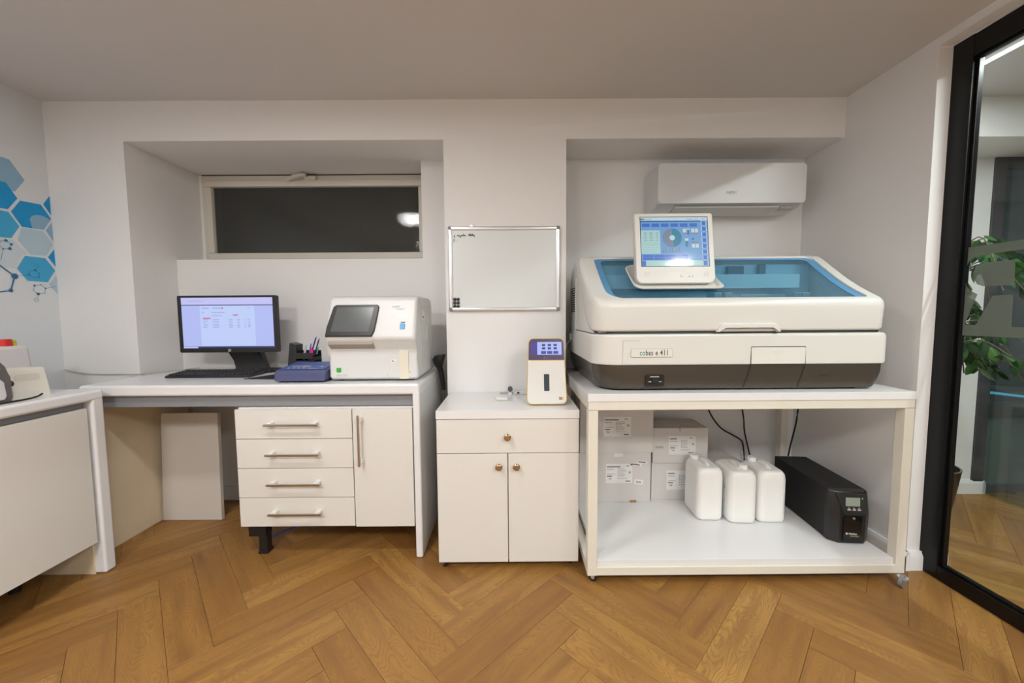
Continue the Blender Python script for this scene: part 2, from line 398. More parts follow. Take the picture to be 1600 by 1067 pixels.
bm = bm_(); box(bm, -2.012, -.533, 2.578, 2.61, 2.069, 2.0755); link('gap', bm, DARK, win)
bm = bm_(); box(bm, -2.03, -2.012, 2.58, 2.64, 1.5, 2.075); struct('window_jamb', bm, WALL)
bm = bm_(); box(bm, -2.2, -.4, 3.0, 3.05, 1.2, 2.4); box(bm, -2.2, -.4, 2.66, 3.05, 1.3, 1.35); struct('wall_lightwell', bm, mat('night_well', (.06, .065, .06), .9))

# ---------------------------------------------------------------- black glazed partition on the right
bm = bm_()
PX0, PX1 = 1.8302, 1.874
def pframe(bm, y0, y1):
    for a, b, z0, z1 in ((y1-.076, y1, .001, 2.2425), (y0, y0+.07, 0, 2.24), (y0+.07, y1-.076, 0, .060), (y0+.07, y1-.076, 2.155, 2.24)):
        box(bm, PX0, PX1, a, b, z0, z1, .003)
    # glazing beads
    for a, b, z0, z1 in ((y1-.088, y1-.076, .060, 2.155), (y0+.07, y0+.082, .060, 2.155), (y0+.07, y1-.076, .060, .070), (y0+.07, y1-.076, 2.145, 2.155)):
        box(bm, PX0+.012, PX1-.012, a, b, z0, z1, .002)
part = thing('glazed_partition', 'tall black metal framed glass partition on the right with a frosted lettering band', 'glass partition', (1.86, -.4, 0))
pframe(bm, .30, 1.656); link('frame', bm, BLACKF, part)
bm = bm_(); pframe(bm, -1.1, .28); link('frame', bm, BLACKF, part)
CLEAR = glass_mat('clear_glass', (.88, .92, .90), .03, .0)
for a, b in ((.37, 1.579), (-1.03, .203)):
    bm = bm_(); box(bm, 1.853, 1.858, a, b, .062, 2.153); link('pane', bm, CLEAR, part)
FROST = glass_mat('frosted_film', (.34, .38, .36), .03, .5, diffuse=.55, dcol=(.27, .32, .28))
# frosted band with a cut-out letter R, read mirrored from inside
def filled2d(loops, x, name, m, parent):
    cu = bpy.data.curves.new('c', 'CURVE'); cu.dimensions = '2D'; cu.fill_mode = 'BOTH'
    for L in loops:
        s = cu.splines.new('POLY'); s.points.add(len(L)-1); s.use_cyclic_u = True
        for p, (a, b) in zip(s.points, L): p.co = (a, b, 0, 1)
    ob = bpy.data.objects.new('c', cu); me = bpy.data.meshes.new_from_object(ob); bpy.data.objects.remove(ob)
    M = Matrix(((0, 0, 1, x), (1, 0, 0, 0), (0, 1, 0, 0), (0, 0, 0, 1)))
    me.transform(WM[parent].inverted() @ M); me.name = name; me.materials.clear(); me.materials.append(m)
    o = bpy.data.objects.new(name, me); COL.objects.link(o); o.parent = parent; WM[o] = WM[parent]; return o
Rout = [(1.33, 1.375), (1.48, 1.374), (1.515, 1.373), (1.540, 1.370), (1.560, 1.356), (1.571, 1.332), (1.574, 1.308), (1.571, 1.284), (1.564, 1.256), (1.550, 1.236), (1.526, 1.22), (1.562, 1.10), (1.525, 1.098), (1.478, 1.212), (1.416, 1.214), (1.414, 1.094), (1.33, 1.094)]
Rout = [(1.345, 1.375) if p == (1.33, 1.375) else (1.345, 1.094) if p == (1.33, 1.094) else p for p in Rout]
Rin = [(1.419, 1.342), (1.416, 1.247), (1.511, 1.251), (1.53, 1.26), (1.543, 1.284), (1.546, 1.311), (1.535, 1.332), (1.507, 1.342)]
filled2d([[(.37, 1.055), (1.579, 1.055), (1.579, 1.41), (.37, 1.41)], Rout], 1.8515, 'frosted_band', FROST, part)
filled2d([Rin], 1.8515, 'frosted_band', FROST, part)

# far corridor glazing
far = thing('corridor_glazing', 'dark grey framed glazing at the end of the corridor behind the glass partition', 'glazing', (3.5, YB, 0))
GREYF = mat('anthracite', (.055, .055, .06), .45)
bm = bm_(); box(bm, 2.92, 2.992, YB-.01, YB+.05, 0, 2.10, .004); box(bm, 2.992, 4.2, YB-.01, YB+.05, 2.02, 2.10, .004)
box(bm, 2.992, 4.2, YB-.008, YB+.05, .49, .585, .004); box(bm, 2.992, 4.2, YB-.01, YB+.05, 0, .05, .004); link('frame', bm, GREYF, far)
TEAL = glass_mat('grey_green_glass', (.50, .60, .60), .05, .03, diffuse=.30, dcol=(.13, .18, .19))
TEAL2 = glass_mat('pale_grey_green_glass', (.55, .65, .64), .05, .03, diffuse=.42, dcol=(.30, .38, .37))
for z0, z1, gm in ((.585, 2.02, TEAL), (.05, .49, TEAL2)):
    bm = bm_(); box(bm, 2.99, 4.2, YB+.015, YB+.023, z0, z1); link('pane', bm, gm, far)
bm = bm_(); cyl(bm, (3.01, YB+.045, .30), (3.01, YB+.075, .30), .155, n=32); tag(link('round_black_board', bm, BLACKM), 'round black disc behind the lower pane of the corridor glazing', 'disc')
bm = bm_(); cyl(bm, (3.05, YB+.10, .635), (4.1, YB+.10, .50), .008, n=8); tag(link('cyan_line', bm, E_('cyan_glow', (.12, .62, .95), 3.5)), 'thin cyan line glowing behind the corridor glazing', 'light strip')  # thin emissive rod, a bright cyan line beyond the panes
bm = bm_(); box(bm, 2.972, 2.982, 1.30, 2.345, .012, 2.02, .002)
leaf_ = tag(link('glass_door_leaf', bm, glass_mat('dark_sheet_glass', (.84, .90, .90), .05, .01, diffuse=.04, dcol=(.14, .18, .19))), 'frameless tinted glass door leaf standing open in the corridor', 'door')
# LED line in the corridor ceiling
t = thing('linear_ceiling_light', 'thin white light line along the corridor ceiling behind the glass', 'ceiling light', (2.135, .3, ZC))
bm = bm_(); box(bm, 2.112, 2.158, -1.3, 1.86, ZC-.012, ZC-.001, .002); link('profile', bm, TRIM, t)
bm = bm_(); box(bm, 2.119, 2.151, -1.29, 1.85, ZC-.0135, ZC-.0115); link('diffuser', bm, E_('corridor_led', (.95, .98, 1), 2.2), t)
# ceiling panels: first mirrored in the basement window, last two added as fill
labs = ['oblong white ceiling panel lamp, the one mirrored in the dark basement window', 'smallest white ceiling panel lamp, beside the glass partition, glinting in the touchscreen', 'added square fill lamp, unseen, behind the left desk end, farthest from the back wall', 'added square fill lamp, unseen, on the partition side, farthest from the back wall']
for (lx, ly, pw, ls_, lt_), lb in zip(LAMPS, labs):
    t = thing('ceiling_panel_light', lb, 'ceiling light', (lx, ly, ZC), group='white ceiling panel lamps')
    bm = bm_(); ring_z = (ZC-.035, ZC-.001)
    q1 = ls_/2+.02; q0 = q1-.015; u1 = lt_/2+.02; u0 = u1-.015
    for a in ((lx-q1, lx+q1, ly-u1, ly-u0), (lx-q1, lx+q1, ly+u0, ly+u1), (lx-q1, lx-q0, ly-u0, ly+u0), (lx+q0, lx+q1, ly-u0, ly+u0)): box(bm, *a, *ring_z)
    link('frame', bm, TRIM, t)
    bm = bm_(); box(bm, lx-q0, lx+q0, ly-u0, ly+u0, ZC-.030, ZC-.004); link('diffuser', bm, E_('panel_led', (1, .97, .93), 24 if lt_ < .5 else 6), t)

# ---------------------------------------------------------------- wall mural
MB_ = {k: mat('mural_'+k, v, .6) for k, v in dict(dark=(.006, .31, .68), mid=(.05, .40, .70), pale=(.46, .62, .72), soft=(.60, .69, .74), steel=(.27, .46, .63), line=(.02, .16, .32)).items()}
mur = thing('wall_mural', 'blue honeycomb and molecule mural printed on the left wall', 'mural', (-2.44, 1.6, 1.5))
def flat(name, poly, m, lift=.0012):
    bm = bm_(); A = [bm.verts.new((-2.44+lift, y, z)) for y, z in poly]; f = bm.faces.new(A); f.normal_update()
    if f.normal.x < 0: f.normal_flip()
    me = bpy.data.meshes.new(name); bm.transform(WM[mur].inverted()); bm.to_mesh(me); bm.free(); me.materials.append(MB_[m])
    o = bpy.data.objects.new(name, me); COL.objects.link(o); o.parent = mur; return o
def hexa(cy, cz, r): return [(cy+r*math.cos(math.pi/3*i), cz+r*math.sin(math.pi/3*i)) for i in range(6)]
for p, m, lf in [
    ([(1.850, 1.925), (1.934, 1.924), (1.988, 1.843), (1.945, 1.774), (1.850, 1.774), (1.80, 1.84)], 'steel', .0008),
    ([(1.83, 1.810), (1.913, 1.807), (1.952, 1.743), (1.911, 1.680), (1.83, 1.676), (1.79, 1.743)], 'dark', .0014),
    ([(1.83, 1.668), (1.912, 1.668), (1.950, 1.606), (1.914, 1.543), (1.83, 1.535), (1.79, 1.60)], 'mid', .0012),
    ([(1.962, 1.736), (2.047, 1.740), (2.087, 1.677), (2.049, 1.612), (1.960, 1.607), (1.922, 1.672)], 'dark', .0012),
    ([(2.0885, 1.797), (2.057, 1.745), (2.0885, 1.695)], 'dark', .0012), ([(2.0885, 1.657), (2.058, 1.611), (2.0885, 1.558)], 'steel', .0012),
    ([(1.957, 1.602), (2.047, 1.604), (2.086, 1.542), (2.050, 1.478), (1.985, 1.474), (1.940, 1.540)], 'pale', .0012),
    ([(2.0885, 1.518), (2.058, 1.472), (2.0885, 1.425)], 'dark', .0012),
    ([(1.84, 1.532), (1.920, 1.535), (1.972, 1.474), (1.950, 1.468), (1.918, 1.397), (1.84, 1.393), (1.79, 1.46)], 'soft', .0010),
    ([(1.961, 1.464), (2.045, 1.465), (2.085, 1.405), (2.047, 1.340), (1.962, 1.340), (1.925, 1.397)], 'mid', .0012),
    ([(2.0885, 1.376), (2.053, 1.331), (2.0885, 1.279)], 'pale', .0012)]: flat('hexagon', p, m, lf)
cc = [(2.041+.047*math.cos(a*math.pi/8), 1.650+.034*math.sin(a*math.pi/8)) for a in range(0, 9)]
flat('soft_disc', [(2.002, 1.609)]+[(2.045, 1.612)]+[(2.080, 1.664)]+cc[1:], 'steel', .0016)
for cy, cz, m in ((1.72, 1.74, 'pale'), (1.60, 1.81, 'dark'), (1.72, 1.60, 'mid'), (1.60, 1.67, 'soft'), (1.60, 1.53, 'dark'), (1.72, 1.46, 'mid'), (1.48, 1.60, 'mid'), (1.48, 1.74, 'pale')): flat('hexagon', hexa(cy, cz, .072), m)
def mline(a, b, w=.003, lift=.0022):
    a = Vector(a); b = Vector(b); d = (b-a).normalized()*w/2; p = Vector((-d.y, d.x)); return [tuple(a+p), tuple(b+p), tuple(b-p), tuple(a-p)]
def molecule(rings, lines, dots):
    bm = bm_()
    def pf(poly, lift):
        f = bm.faces.new([bm.verts.new((-2.44+lift, y, z)) for y, z in poly]); f.normal_update()
        if f.normal.x < 0: f.normal_flip()
    for R_, w in rings:
        for i in range(len(R_)): pf(mline(R_[i], R_[(i+1) % len(R_)], w), .0020)
    for a, b, w in lines: pf(mline(a, b, w), .0022)
    for (y, z), r in dots: pf([(y+r*math.cos(i*math.pi/6), z+r*math.sin(i*math.pi/6)) for i in range(12)], .0024)
    bm.transform(WM[mur].inverted()); me = bpy.data.meshes.new('molecule'); bm.to_mesh(me); bm.free(); me.materials.append(MB_['line'])
    o = bpy.data.objects.new('molecule', me); COL.objects.link(o); o.parent = mur
r1 = [(1.892, 1.527), (1.911, 1.512), (1.904, 1.490), (1.879, 1.484), (1.865, 1.501), (1.872, 1.522)]
molecule([(r1, .0018)], [((1.879, 1.484), (1.866, 1.429), .0016)], [(r1[0], .007), (r1[1], .006), (r1[2], .007), (r1[3], .004)])
r2 = [(1.970, 1.371), (1.975, 1.390), (1.997, 1.397), (2.014, 1.381), (2.009, 1.363), (1.987, 1.357)]
molecule([(r2, .0016)], [((1.927, 1.360), (1.970, 1.371), .0014)], [(r2[0], .004), (r2[2], .006), (r2[4], .004), (r2[3], .002)])
r3 = [(1.988, 1.318), (2.015, 1.324), (2.035, 1.307), (2.029, 1.283), (2.001, 1.276), (1.982, 1.293)]
molecule([(r3, .0014)], [((2.035, 1.307), (2.084, 1.321), .0014), ((2.001, 1.276), (1.997, 1.256), .001)], [(r3[0], .005), (r3[2], .004), (r3[4], .007), (r3[1], .003), (r3[3], .002)])
molecule([(hexa(1.991, 1.246, .010), .0012)], [], []); molecule([(hexa(2.005, 1.421, .010), .0012)], [], [])
molecule([], [((1.85, 1.414), (1.913, 1.358), .006), ((1.913, 1.358), (1.893, 1.287), .006), ((1.893, 1.287), (1.83, 1.273), .005)], [((1.913, 1.358), .014), ((1.893, 1.287), .009)])

# ---------------------------------------------------------------- handles / casters used by several things
def bar_handle(parent, x0, x1, y, z):
    bm = bm_(); box(bm, x0, x1, y-.036, y-.028, z-.005, z+.005, .0015); h = link('handle', bm, CHROME, parent)
    for xx in (x0+.022, x1-.022):
        bm = bm_(); box(bm, xx-.012, xx+.012, y-.031, y, z-.004, z+.011, .003); link('handle_post', bm, CHROMEB, h)
    return h
def bar_handle_v(parent, x, y, z0, z1):
    bm = bm_(); box(bm, x-.005, x+.005, y-.036, y-.028, z0, z1, .0015); h = link('handle', bm, CHROME, parent)
    for zz in (z0+.022, z1-.022):
        bm = bm_(); box(bm, x-.004, x+.011, y-.031, y, zz-.012, zz+.012, .003); link('handle_post', bm, CHROMEB, h)
def caster(parent, x, y, r, ztop, ang=0, w=.02, m=RUBBER):
    ca, sa = math.cos(ang), math.sin(ang); d = Vector((ca, sa, 0))
    bm = bm_(); c = Vector((x, y, r+.0005)); cyl(bm, c-d*w/2, c+d*w/2, r, n=24)
    o = link('caster', bm, m, parent)
    bm = bm_(); cyl(bm, c-d*(w/2+.0015), c+d*(w/2+.0015), r*.42, n=16); link('hub', bm, ALU, o)
    bm = bm_()
    side = Vector((-sa, ca, 0))
    for s in (-1, 1):
        o1 = c+d*s*(w/2+.004); top = ztop-.004
        vs = [o1-side*r*.25+Vector((0, 0, -r*.1)), o1+side*r*.25+Vector((0, 0, -r*.1)), Vector((o1.x+side.x*r*.8, o1.y+side.y*r*.8, top)), Vector((o1.x-side.x*r*.6, o1.y-side.y*r*.6, top))]
        A = [bm.verts.new(v-d*.001) for v in vs]; B = [bm.verts.new(v+d*.001) for v in vs]
        bm.faces.new(A); bm.faces.new(B[::-1])
        for i in range(4): bm.faces.new((A[i], A[(i+1) % 4], B[(i+1) % 4], B[i]))
    cyl(bm, (x, y, ztop-.006), (x, y, ztop), r*.7, n=14); link('fork', bm, ALU, o)
    return o

# ---------------------------------------------------------------- main desk (back wall)
DY = 1.753; DZ = .838
desk = thing('lab_desk', 'long white desk with waterfall end in the window niche, carrying the black screen', 'desk', (-1.2, 2.0, 0))
bm = bm_(); box(bm, -1.997, -.4255, DY, 2.366, .786, DZ, .012, 3); link('worktop', bm, LAMT, desk)
bm = bm_(); box(bm, -.4585, -.4255, DY, 2.30, 0.001, .80, .008, 3); link('end_panel', bm, LAMT, desk)
bm = bm_(); box(bm, -2.02, -1.992, DY+.05, 2.34, .001, .786, .001); link('side_panel', bm, BEIGE, desk)['label'] = 'raw beige board side'
bm = bm_(); box(bm, -1.99, -.4585, DY+.028, DY+.046, .732, .787); link('rail', bm, RECESS, desk)['label'] = 'recessed grey channel under the top'
bm = bm_(); box(bm, -1.99, -1.30, DY+.046, 2.06, .737, .757); link('under_board', bm, BEIGE, desk)

cab = thing('drawer_cabinet', 'white four drawer and one door cabinet standing under the long desk', 'cabinet', (-.85, 1.95, .16))
bm = bm_(); box(bm, -1.278, -.462, DY+.020, 2.16, .157, .728, .002); link('body', bm, LAM, cab)
zs = [.7235, .607, .4595, .3125, .160]; zs = [.7235, .6125, .4600, .3125, .1600]
zs = [.7235, .583, .4430, .3015, .1600]
for i in range(4):
    a, b = zs[i], zs[i+1]
    off = 0.0
    bm = bm_(); box(bm, -1.282, -.742, DY, DY+.018, b+.0015, a-.0015, .0015); dr = link('drawer', bm, LAM, cab)
    bar_handle(dr, -1.132, -.884, DY, (a+b)/2+.003)
bm = bm_(); box(bm, -.738, -.462, DY, DY+.018, .1575, .722, .0015); dr = link('door', bm, LAM, cab)
bar_handle_v(dr, -.700, DY, .46, .70)
bm = bm_(); box(bm, -1.272, -1.19, DY+.035, DY+.085, .092, .158, .002); box(bm, -1.232, -1.192, DY+.045, DY+.085, .0, .10, .003)
box(bm, -1.236, -1.188, DY+.041, DY+.089, 0, .014, .003); link('foot', bm, BLACK, cab)
for xx in (-1.22, -.70):
    bm = bm_(); cyl(bm, (xx, 2.12, 0), (xx, 2.12, .158), .018, n=14); link('foot', bm, BLACK, cab)

# loose board leaning in the knee space
lb = thing('loose_shelf_board', 'loose white shelf board leaning upright in the knee space of the desk', 'board', (-1.81, 2.13, 0))
bm = bm_(); box(bm, -1.985, -1.652, 2.115, 2.137, .001, .617, .001)
for v in bm.verts: v.co.x += (v.co.z)*.045*(1 if v.co.x < -1.8 else .35)
o = link('board', bm, mat('faded_laminate', (.66, .62, .57), .4), lb)
bm = bm_(); tube(bm, [(-1.345, 2.34, .70), (-1.42, 2.345, .60), (-1.45, 2.35, .45), (-1.40, 2.345, .33), (-1.28, 2.34, .27)], .004)
tag(link('grey_cable', bm, mat('grey_cable', (.35, .34, .32), .5)), 'grey cable looping behind the drawer cabinet in the knee space', 'cable')
bm = bm_(); tube(bm, [(-1.24, 1.90, .02), (-1.16, 1.91, .055), (-1.06, 1.92, .082), (-.98, 1.95, .10), (-.9, 1.98, .08), (-.85, 2.05, .01), (-.8, 2.2, .01)], .004)
tag(link('blue_cable', bm, mat('blue_cable', (.04, .08, .42), .4)), 'thin blue cable under the drawer cabinet', 'cable')

# ---------------------------------------------------------------- left desk
ld = thing('lab_desk', 'white desk along the mural wall at the left edge of the picture', 'desk', (-2.1, .6, 0))
LX = -1.832
bm = bm_(); box(bm, -2.438, LX, -1.2, 1.712, .787, .8335, .012, 3); link('worktop', bm, LAMT, ld)
bm = bm_(); box(bm, -2.36, LX-.001, 1.662, 1.711, .001, .80, .010, 3); link('end_panel', bm, LAMT, ld)
bm = bm_(); box(bm, -2.355, LX-.045, 1.6555, 1.6615, .001, .785); link('side_lining', bm, BEIGE, ld)['label'] = 'beige inner lining of the end panel'
bm = bm_(); box(bm, LX-.05, LX-.034, -1.15, 1.655, .735, .788); link('rail', bm, RECESS, ld)['label'] = 'recessed grey channel under the top'
lc = thing('base_cabinet', 'white base cabinet with plain doors under the left desk', 'cabinet', (-2.1, .6, .155))
bm = bm_(); box(bm, -2.40, LX-.052, .45, 1.640, .157, .733, .002); link('body', bm, LAM, lc)
for a, b in ((1.052, 1.648), (.452, 1.048)):
    bm = bm_(); box(bm, LX-.030, LX-.011, a, b, .155, .759, .0015); link('door', bm, LAM, lc)
for yy in (.55, 1.55):
    bm = bm_(); cyl(bm, (-2.0-.1*(yy > 1), yy, 0), (-2.0-.1*(yy > 1), yy, .157), .018, n=14); link('foot', bm, BLACK, lc)

# things on the left desk
bm = bm_()
P0 = rrect(-2.055, -1.928, 1.463, 1.602, .010, 4); P1 = rrect(-2.042, -1.943, 1.470, 1.597, .008, 4)
loft(bm, [[(x, y, .8337) for x, y in P0], [(x, y, .944) for x, y in P1], [(x+.003*(1 if x < -1.99 else -1), y+.003*(1 if y < 1.53 else -1), .949) for x, y in P1]])
t = thing('cream_tray_box', 'cream plastic box with a recessed grip on the left desk', 'box', (-1.99, 1.53, .8337)); link('body', bm, mat('cream_plastic', (.76, .73, .64), .45), t)
bm = bm_(); panel(bm, (-1.9385, 1.489, .903), (0, 1, 0), (-.13, 0, .99), (1, 0, .13), .082, .026, .0125, .0022); link('grip', bm, mat('cream_plastic_shade', (.66, .63, .54), .5), t)
t = thing('sharps_container', 'milky container with red and yellow caps behind the cream box', 'container', (-2.23, 1.66, .8337))
bm = bm_(); P0 = rrect(-2.30, -2.150, 1.56, 1.735, .02, 4); P1 = rrect(-2.295, -2.160, 1.565, 1.728, .018, 4)
loft(bm, [[(x, y, .8337) for x, y in P0], [(x, y, 1.018) for x, y in P1], [(x+.01*(1 if x < -2.22 else -1), y+.01*(1 if y < 1.64 else -1), 1.030) for x, y in P1]])
link('body', bm, mat('pinkish_translucent', (.70, .66, .65), .35), t)
bm = bm_(); panel(bm, (-2.1515, 1.575, .85), (0, 1, 0), (-.05, 0, .998), (1, 0, .05), .145, .085, .01, .0008); link('liquid_level', bm, mat('tan_liquid', (.50, .44, .38), .4), t)
bm = bm_(); cyl(bm, (-2.22, 1.683, 1.028), (-2.22, 1.683, 1.060), .025, .023, 20); link('red_cap', bm, mat('red_plastic', (.62, .02, .015), .4), t)
bm = bm_(); cyl(bm, (-2.222, 1.7135, 1.028), (-2.222, 1.7135, 1.054), .0125, .011, 16); link('yellow_cap', bm, mat('yellow_plastic', (.60, .58, .03), .4), t)
t = thing('counter_device', 'dark grey and white round-cornered device at the very left edge of the left desk', 'device', (-1.95, 1.35, .8337))
bm = bm_(); P = [(1.24, .8345), (1.440, .8345), (1.452, .850), (1.447, .930), (1.438, .970), (1.420, .996), (1.395, 1.006), (1.24, 1.008)]
prism(bm, P, 0, -2.06, -1.897, .006, 3); link('shell', bm, mat('grey_shell', (.13, .12, .12), .4), t)
bm = bm_(); P = [(1.255, .850), (1.424, .846), (1.431, .860), (1.427, .912), (1.415, .926), (1.255, .930)]
prism(bm, P, 0, -1.905, -1.893, .004, 3); link('front_plate', bm, mat('pale_shell', (.66, .64, .66), .3), t)
bm = bm_(); P = [(1.30, .955), (1.412, .953), (1.420, .962), (1.412, .978), (1.30, .980)]
prism(bm, P, 0, -1.905, -1.8935, .003, 2); link('window_plate', bm, MATS['pale_shell'], t)
bm = bm_(); sphere(bm, (-1.91, 1.455, .902), .012, 1, .7); link('knob', bm, BLACK, t)
bm = bm_(); tube(bm, [(-1.880, 1.30, .8375), (-1.884, 1.40, .8375), (-1.882, 1.47, .8375), (-1.905, 1.53, .838), (-1.915, 1.555, .844)], .0034)
tag(link('black_cable', bm, BLACKM), 'black cable end lying in front of the cream box', 'cable')
bm = bm_(); tube(bm, [(-2.43, 2.08, .872), (-2.35, 2.083, .852), (-2.25, 2.084, .844), (-2.12, 2.084, .843), (-2.02, 2.10, .843), (-1.9, 2.33, .843)], .0022)
tag(link('grey_wall_cable', bm, mat('light_grey_cable', (.42, .42, .40), .5)), 'thin pale grey cable running along the wall to the back of the long desk', 'cable')

# ---------------------------------------------------------------- desktop screen, keyboard, pad, mouse
t = thing('computer_monitor', 'black widescreen computer monitor showing a pale web page on the long desk', 'monitor', (-1.55, 2.17, DZ))
mx0, mx1, mz0, mz1, my = -1.851, -1.301, .953, 1.270, 2.145
bm = bm_(); panel(bm, (mx0, my+.022, mz0), (1, 0, 0), (0, 0, 1), (0, -1, 0), mx1-mx0, mz1-mz0, .008, .022)
box(bm, mx0+.09, mx1-.09, my+.02, my+.05, mz0+.06, mz1-.05, .012); hs = link('housing', bm, BLACK, t)
def C3(r, g, b): return tuple(((v/255)/12.92 if v/255 <= .04045 else ((v/255+.055)/1.055)**2.4) for v in (r, g, b))
sw, sh = .506, .281
sc = E_('web_page', C3(176, 186, 240)); sc2 = E_('web_bar', C3(192, 192, 240)); scn = E_('web_nav', C3(48, 52, 92)); sct = E_('web_text', C3(150, 152, 205)); scr = E_('web_red', C3(200, 70, 110)); scp = E_('web_page_mid', C3(188, 204, 246))
R_ = [(0, 0, sw, sh, sc, 0), (sw*.2, sh*.05, sw*.8, sh*.84, scp, 1), (0, sh*.86, sw, sh, sc2, 1), (0, sh*.845, sw, sh*.86, scn, 2), (0, 0, sw, sh*.035, scn, 2), (0, 0, sw*.16, sh*.03, sc2, 3),
      (sw*.08, sh*.93, sw*.25, sh*.937, sct, 2), (sw*.22, sh*.785, sw*.30, sh*.80, sct, 2), (sw*.34, sh*.785, sw*.46, sh*.80, sct, 2), (sw*.44, sh*.78, sw*.455, sh*.805, scr, 3), (sw*.72, sh*.79, sw*.75, sh*.80, sct, 2),
      (sw*.22, sh*.70, sw*.25, sh*.71, sct, 2), (sw*.33, sh*.70, sw*.47, sh*.712, sct, 2), (sw*.56, sh*.645, sw*.615, sh*.665, scr, 2), (sw*.23, sh*.585, sw*.315, sh*.603, scr, 2), (sw*.33, sh*.64, sw*.44, sh*.65, sct, 2)]
for i in range(6):
    z = sh*(.56-.03*i)
    R_ += [(sw*.23, z, sw*(.29-.01*(i % 3)), z+sh*.009, sct, 2), (sw*.335, z, sw*(.41-.012*(i % 2)), z+sh*.009, sct, 2), (sw*.515, z, sw*.555, z+sh*.009, sct, 2), (sw*.605, z, sw*.635, z+sh*.009, sct, 2), (sw*.685, z, sw*.70, z+sh*.009, sct, 2), (sw*.72, z, sw*.75, z+sh*.009, sct, 2)]
graphic('screen', (mx0+.022, my, mz0+.0245), (1, 0, 0), (0, 0, 1), (0, -1, 0), R_, t)
bm = bm_(); cyl(bm, (-1.575, my-.0012, .9645), (-1.575, my, .9645), .0085, n=20); lg = link('badge', bm, ALU, t)
lettering('hp', .011, (-1.575, my-.0014, .9615), (1, 0, 0), (0, 0, 1), BLACK, t, align='CENTER')
bm = bm_()   # swept stand
prism(bm, [(2.17, .975), (2.20, .975), (2.215, .90), (2.20, .850), (2.09, .8465), (2.09, .8405), (2.23, .8405), (2.25, .90), (2.235, 1.06), (2.17, 1.06)], 0, -1.63, -1.47, .006)
for v in bm.verts:
    k = max(0, (.965-v.co.z)/.125); v.co.x = v.co.x + (.055*k if v.co.x < -1.55 else .075*k)
prism(bm, rrect(-1.60, -1.34, 2.125, 2.27, .03), 2, DZ+.0002, DZ+.012, .003); link('stand', bm, BLACK, t)
bm = bm_(); tube(bm, [(-1.43, 2.18, .98), (-1.40, 2.17, .92), (-1.36, 2.15, .865), (-1.335, 2.13, .845), (-1.30, 2.2, .843)], .003); link('screen_cable', bm, BLACKM, t)
kb = thing('keyboard', 'black keyboard lying in front of the computer monitor', 'keyboard', (-1.56, 2.03, DZ))
kx0, kx1, ky0, ky1 = -1.785, -1.352, 1.965, 2.100
bm = bm_(); prism(bm, [(ky0, DZ+.0005), (ky1, DZ+.0005), (ky1, DZ+.024), (ky0+.01, DZ+.014), (ky0, DZ+.010)], 0, kx0, kx1, .003); kbase = link('base', bm, BLACK, kb)
KEY = mat('key_plastic', (.028, .028, .030), .5)
keym = None
for row in range(6):
    y = ky0+.018+row*.0195+(.004 if row == 5 else 0); z = DZ+.0155+.00755*(y-ky0)/.1; z = DZ+.014+(y-ky0-.01)*.08
    x = kx0+.010; j = 0
    while x < kx1-.020:
        wdt = .0175 if not (row == 0 and 3 < j < 6) else .06
        if abs(x-(kx0+.283)) < .009 or abs(x-(kx0+.345)) < .009: x += .008; 
        w_ = min(wdt, kx1-.008-x)
        bm = bm_(); box(bm, x+.0012, x+w_-.0012, y-.0078, y+.0078, z-.002, z+.005)
        for v in bm.verts:
            if v.co.z > z: v.co.x += (.0012 if v.co.x < x+w_/2 else -.0012); v.co.y += (.001 if v.co.y < y else -.001)
        link('key', bm, KEY, kb, smooth=False); x += w_+.0014; j += 1
bm = bm_(); prism(bm, [(-1.345, 1.915), (-1.135, 1.90), (-1.13, 2.05), (-1.27, 2.07)], 2, DZ+.0003, DZ+.003); tag(link('mouse_pad', bm, BLACKM), 'thin black mouse pad between keyboard and blue instrument', 'mouse pad')
bm = bm_(); sphere(bm, (-1.185, 1.99, DZ+.014), .03, .95, 1.5, .7, 16)
for v in bm.verts: v.co.z = max(v.co.z, DZ+.0035)
ms = tag(link('computer_mouse', bm, BLACK), 'small black computer mouse on the pad beside the blue instrument', 'mouse')

# ---------------------------------------------------------------- blue dry block instrument and pen holder
t = thing('blue_instrument', 'low navy blue laboratory instrument with two grey displays', 'instrument', (-1.0, 1.9, DZ))
bm = bm_(); prism(bm, [(1.800, .846), (1.800, .882), (1.812, .896), (1.985, .916), (2.00, .910), (2.00, .846)], 0, -1.122, -.880, .010, 3); link('housing', bm, NAVY, t)
bm = bm_()
for xx in (-1.10, -.90):
    for yy in (1.83, 1.975): cyl(bm, (xx, yy, DZ), (xx, yy, .848), .009, n=10)
link('feet', bm, BLACKM, t)
s_ = (Vector((0, .173, .020))).normalized(); nn = Vector((0, -s_.z, s_.y)); Ot = Vector((-1.108, 1.816, .8985))
LCD = mat('grey_lcd', (.36, .37, .38), .3); WH = mat('white_print', (.75, .75, .8), .5); CY = mat('cyan_print', (.10, .45, .6), .5)
R_ = [(0, 0, .214, .160, NAVYT, 0), (.030, .052, .072, .078, LCD, 1), (.078, .052, .122, .078, LCD, 1), (.130, .018, .178, .022, WH, 1), (.168, .050, .190, .054, WH, 1), (.176, .054, .182, .064, WH, 1)]
for i in range(4): R_.append((.028+i*.024, .024, .040+i*.024, .036, WH, 1))
R_.append((.128, .030, .140, .038, CY, 1))
graphic('control_film', Ot, (1, 0, 0), s_, nn, R_, t)
t = thing('pen_holder', 'black desk organizer tray holding pens behind the blue instrument', 'pen holder', (-1.11, 2.08, DZ))
bm = bm_()
prism(bm, [(-1.205, .8385), (-1.155, .8385), (-1.150, 1.0), (-1.185, 1.01)], 1, 2.05, 2.12, .002)
box(bm, -1.16, -1.055, 2.04, 2.13, .8385, .868, .003)
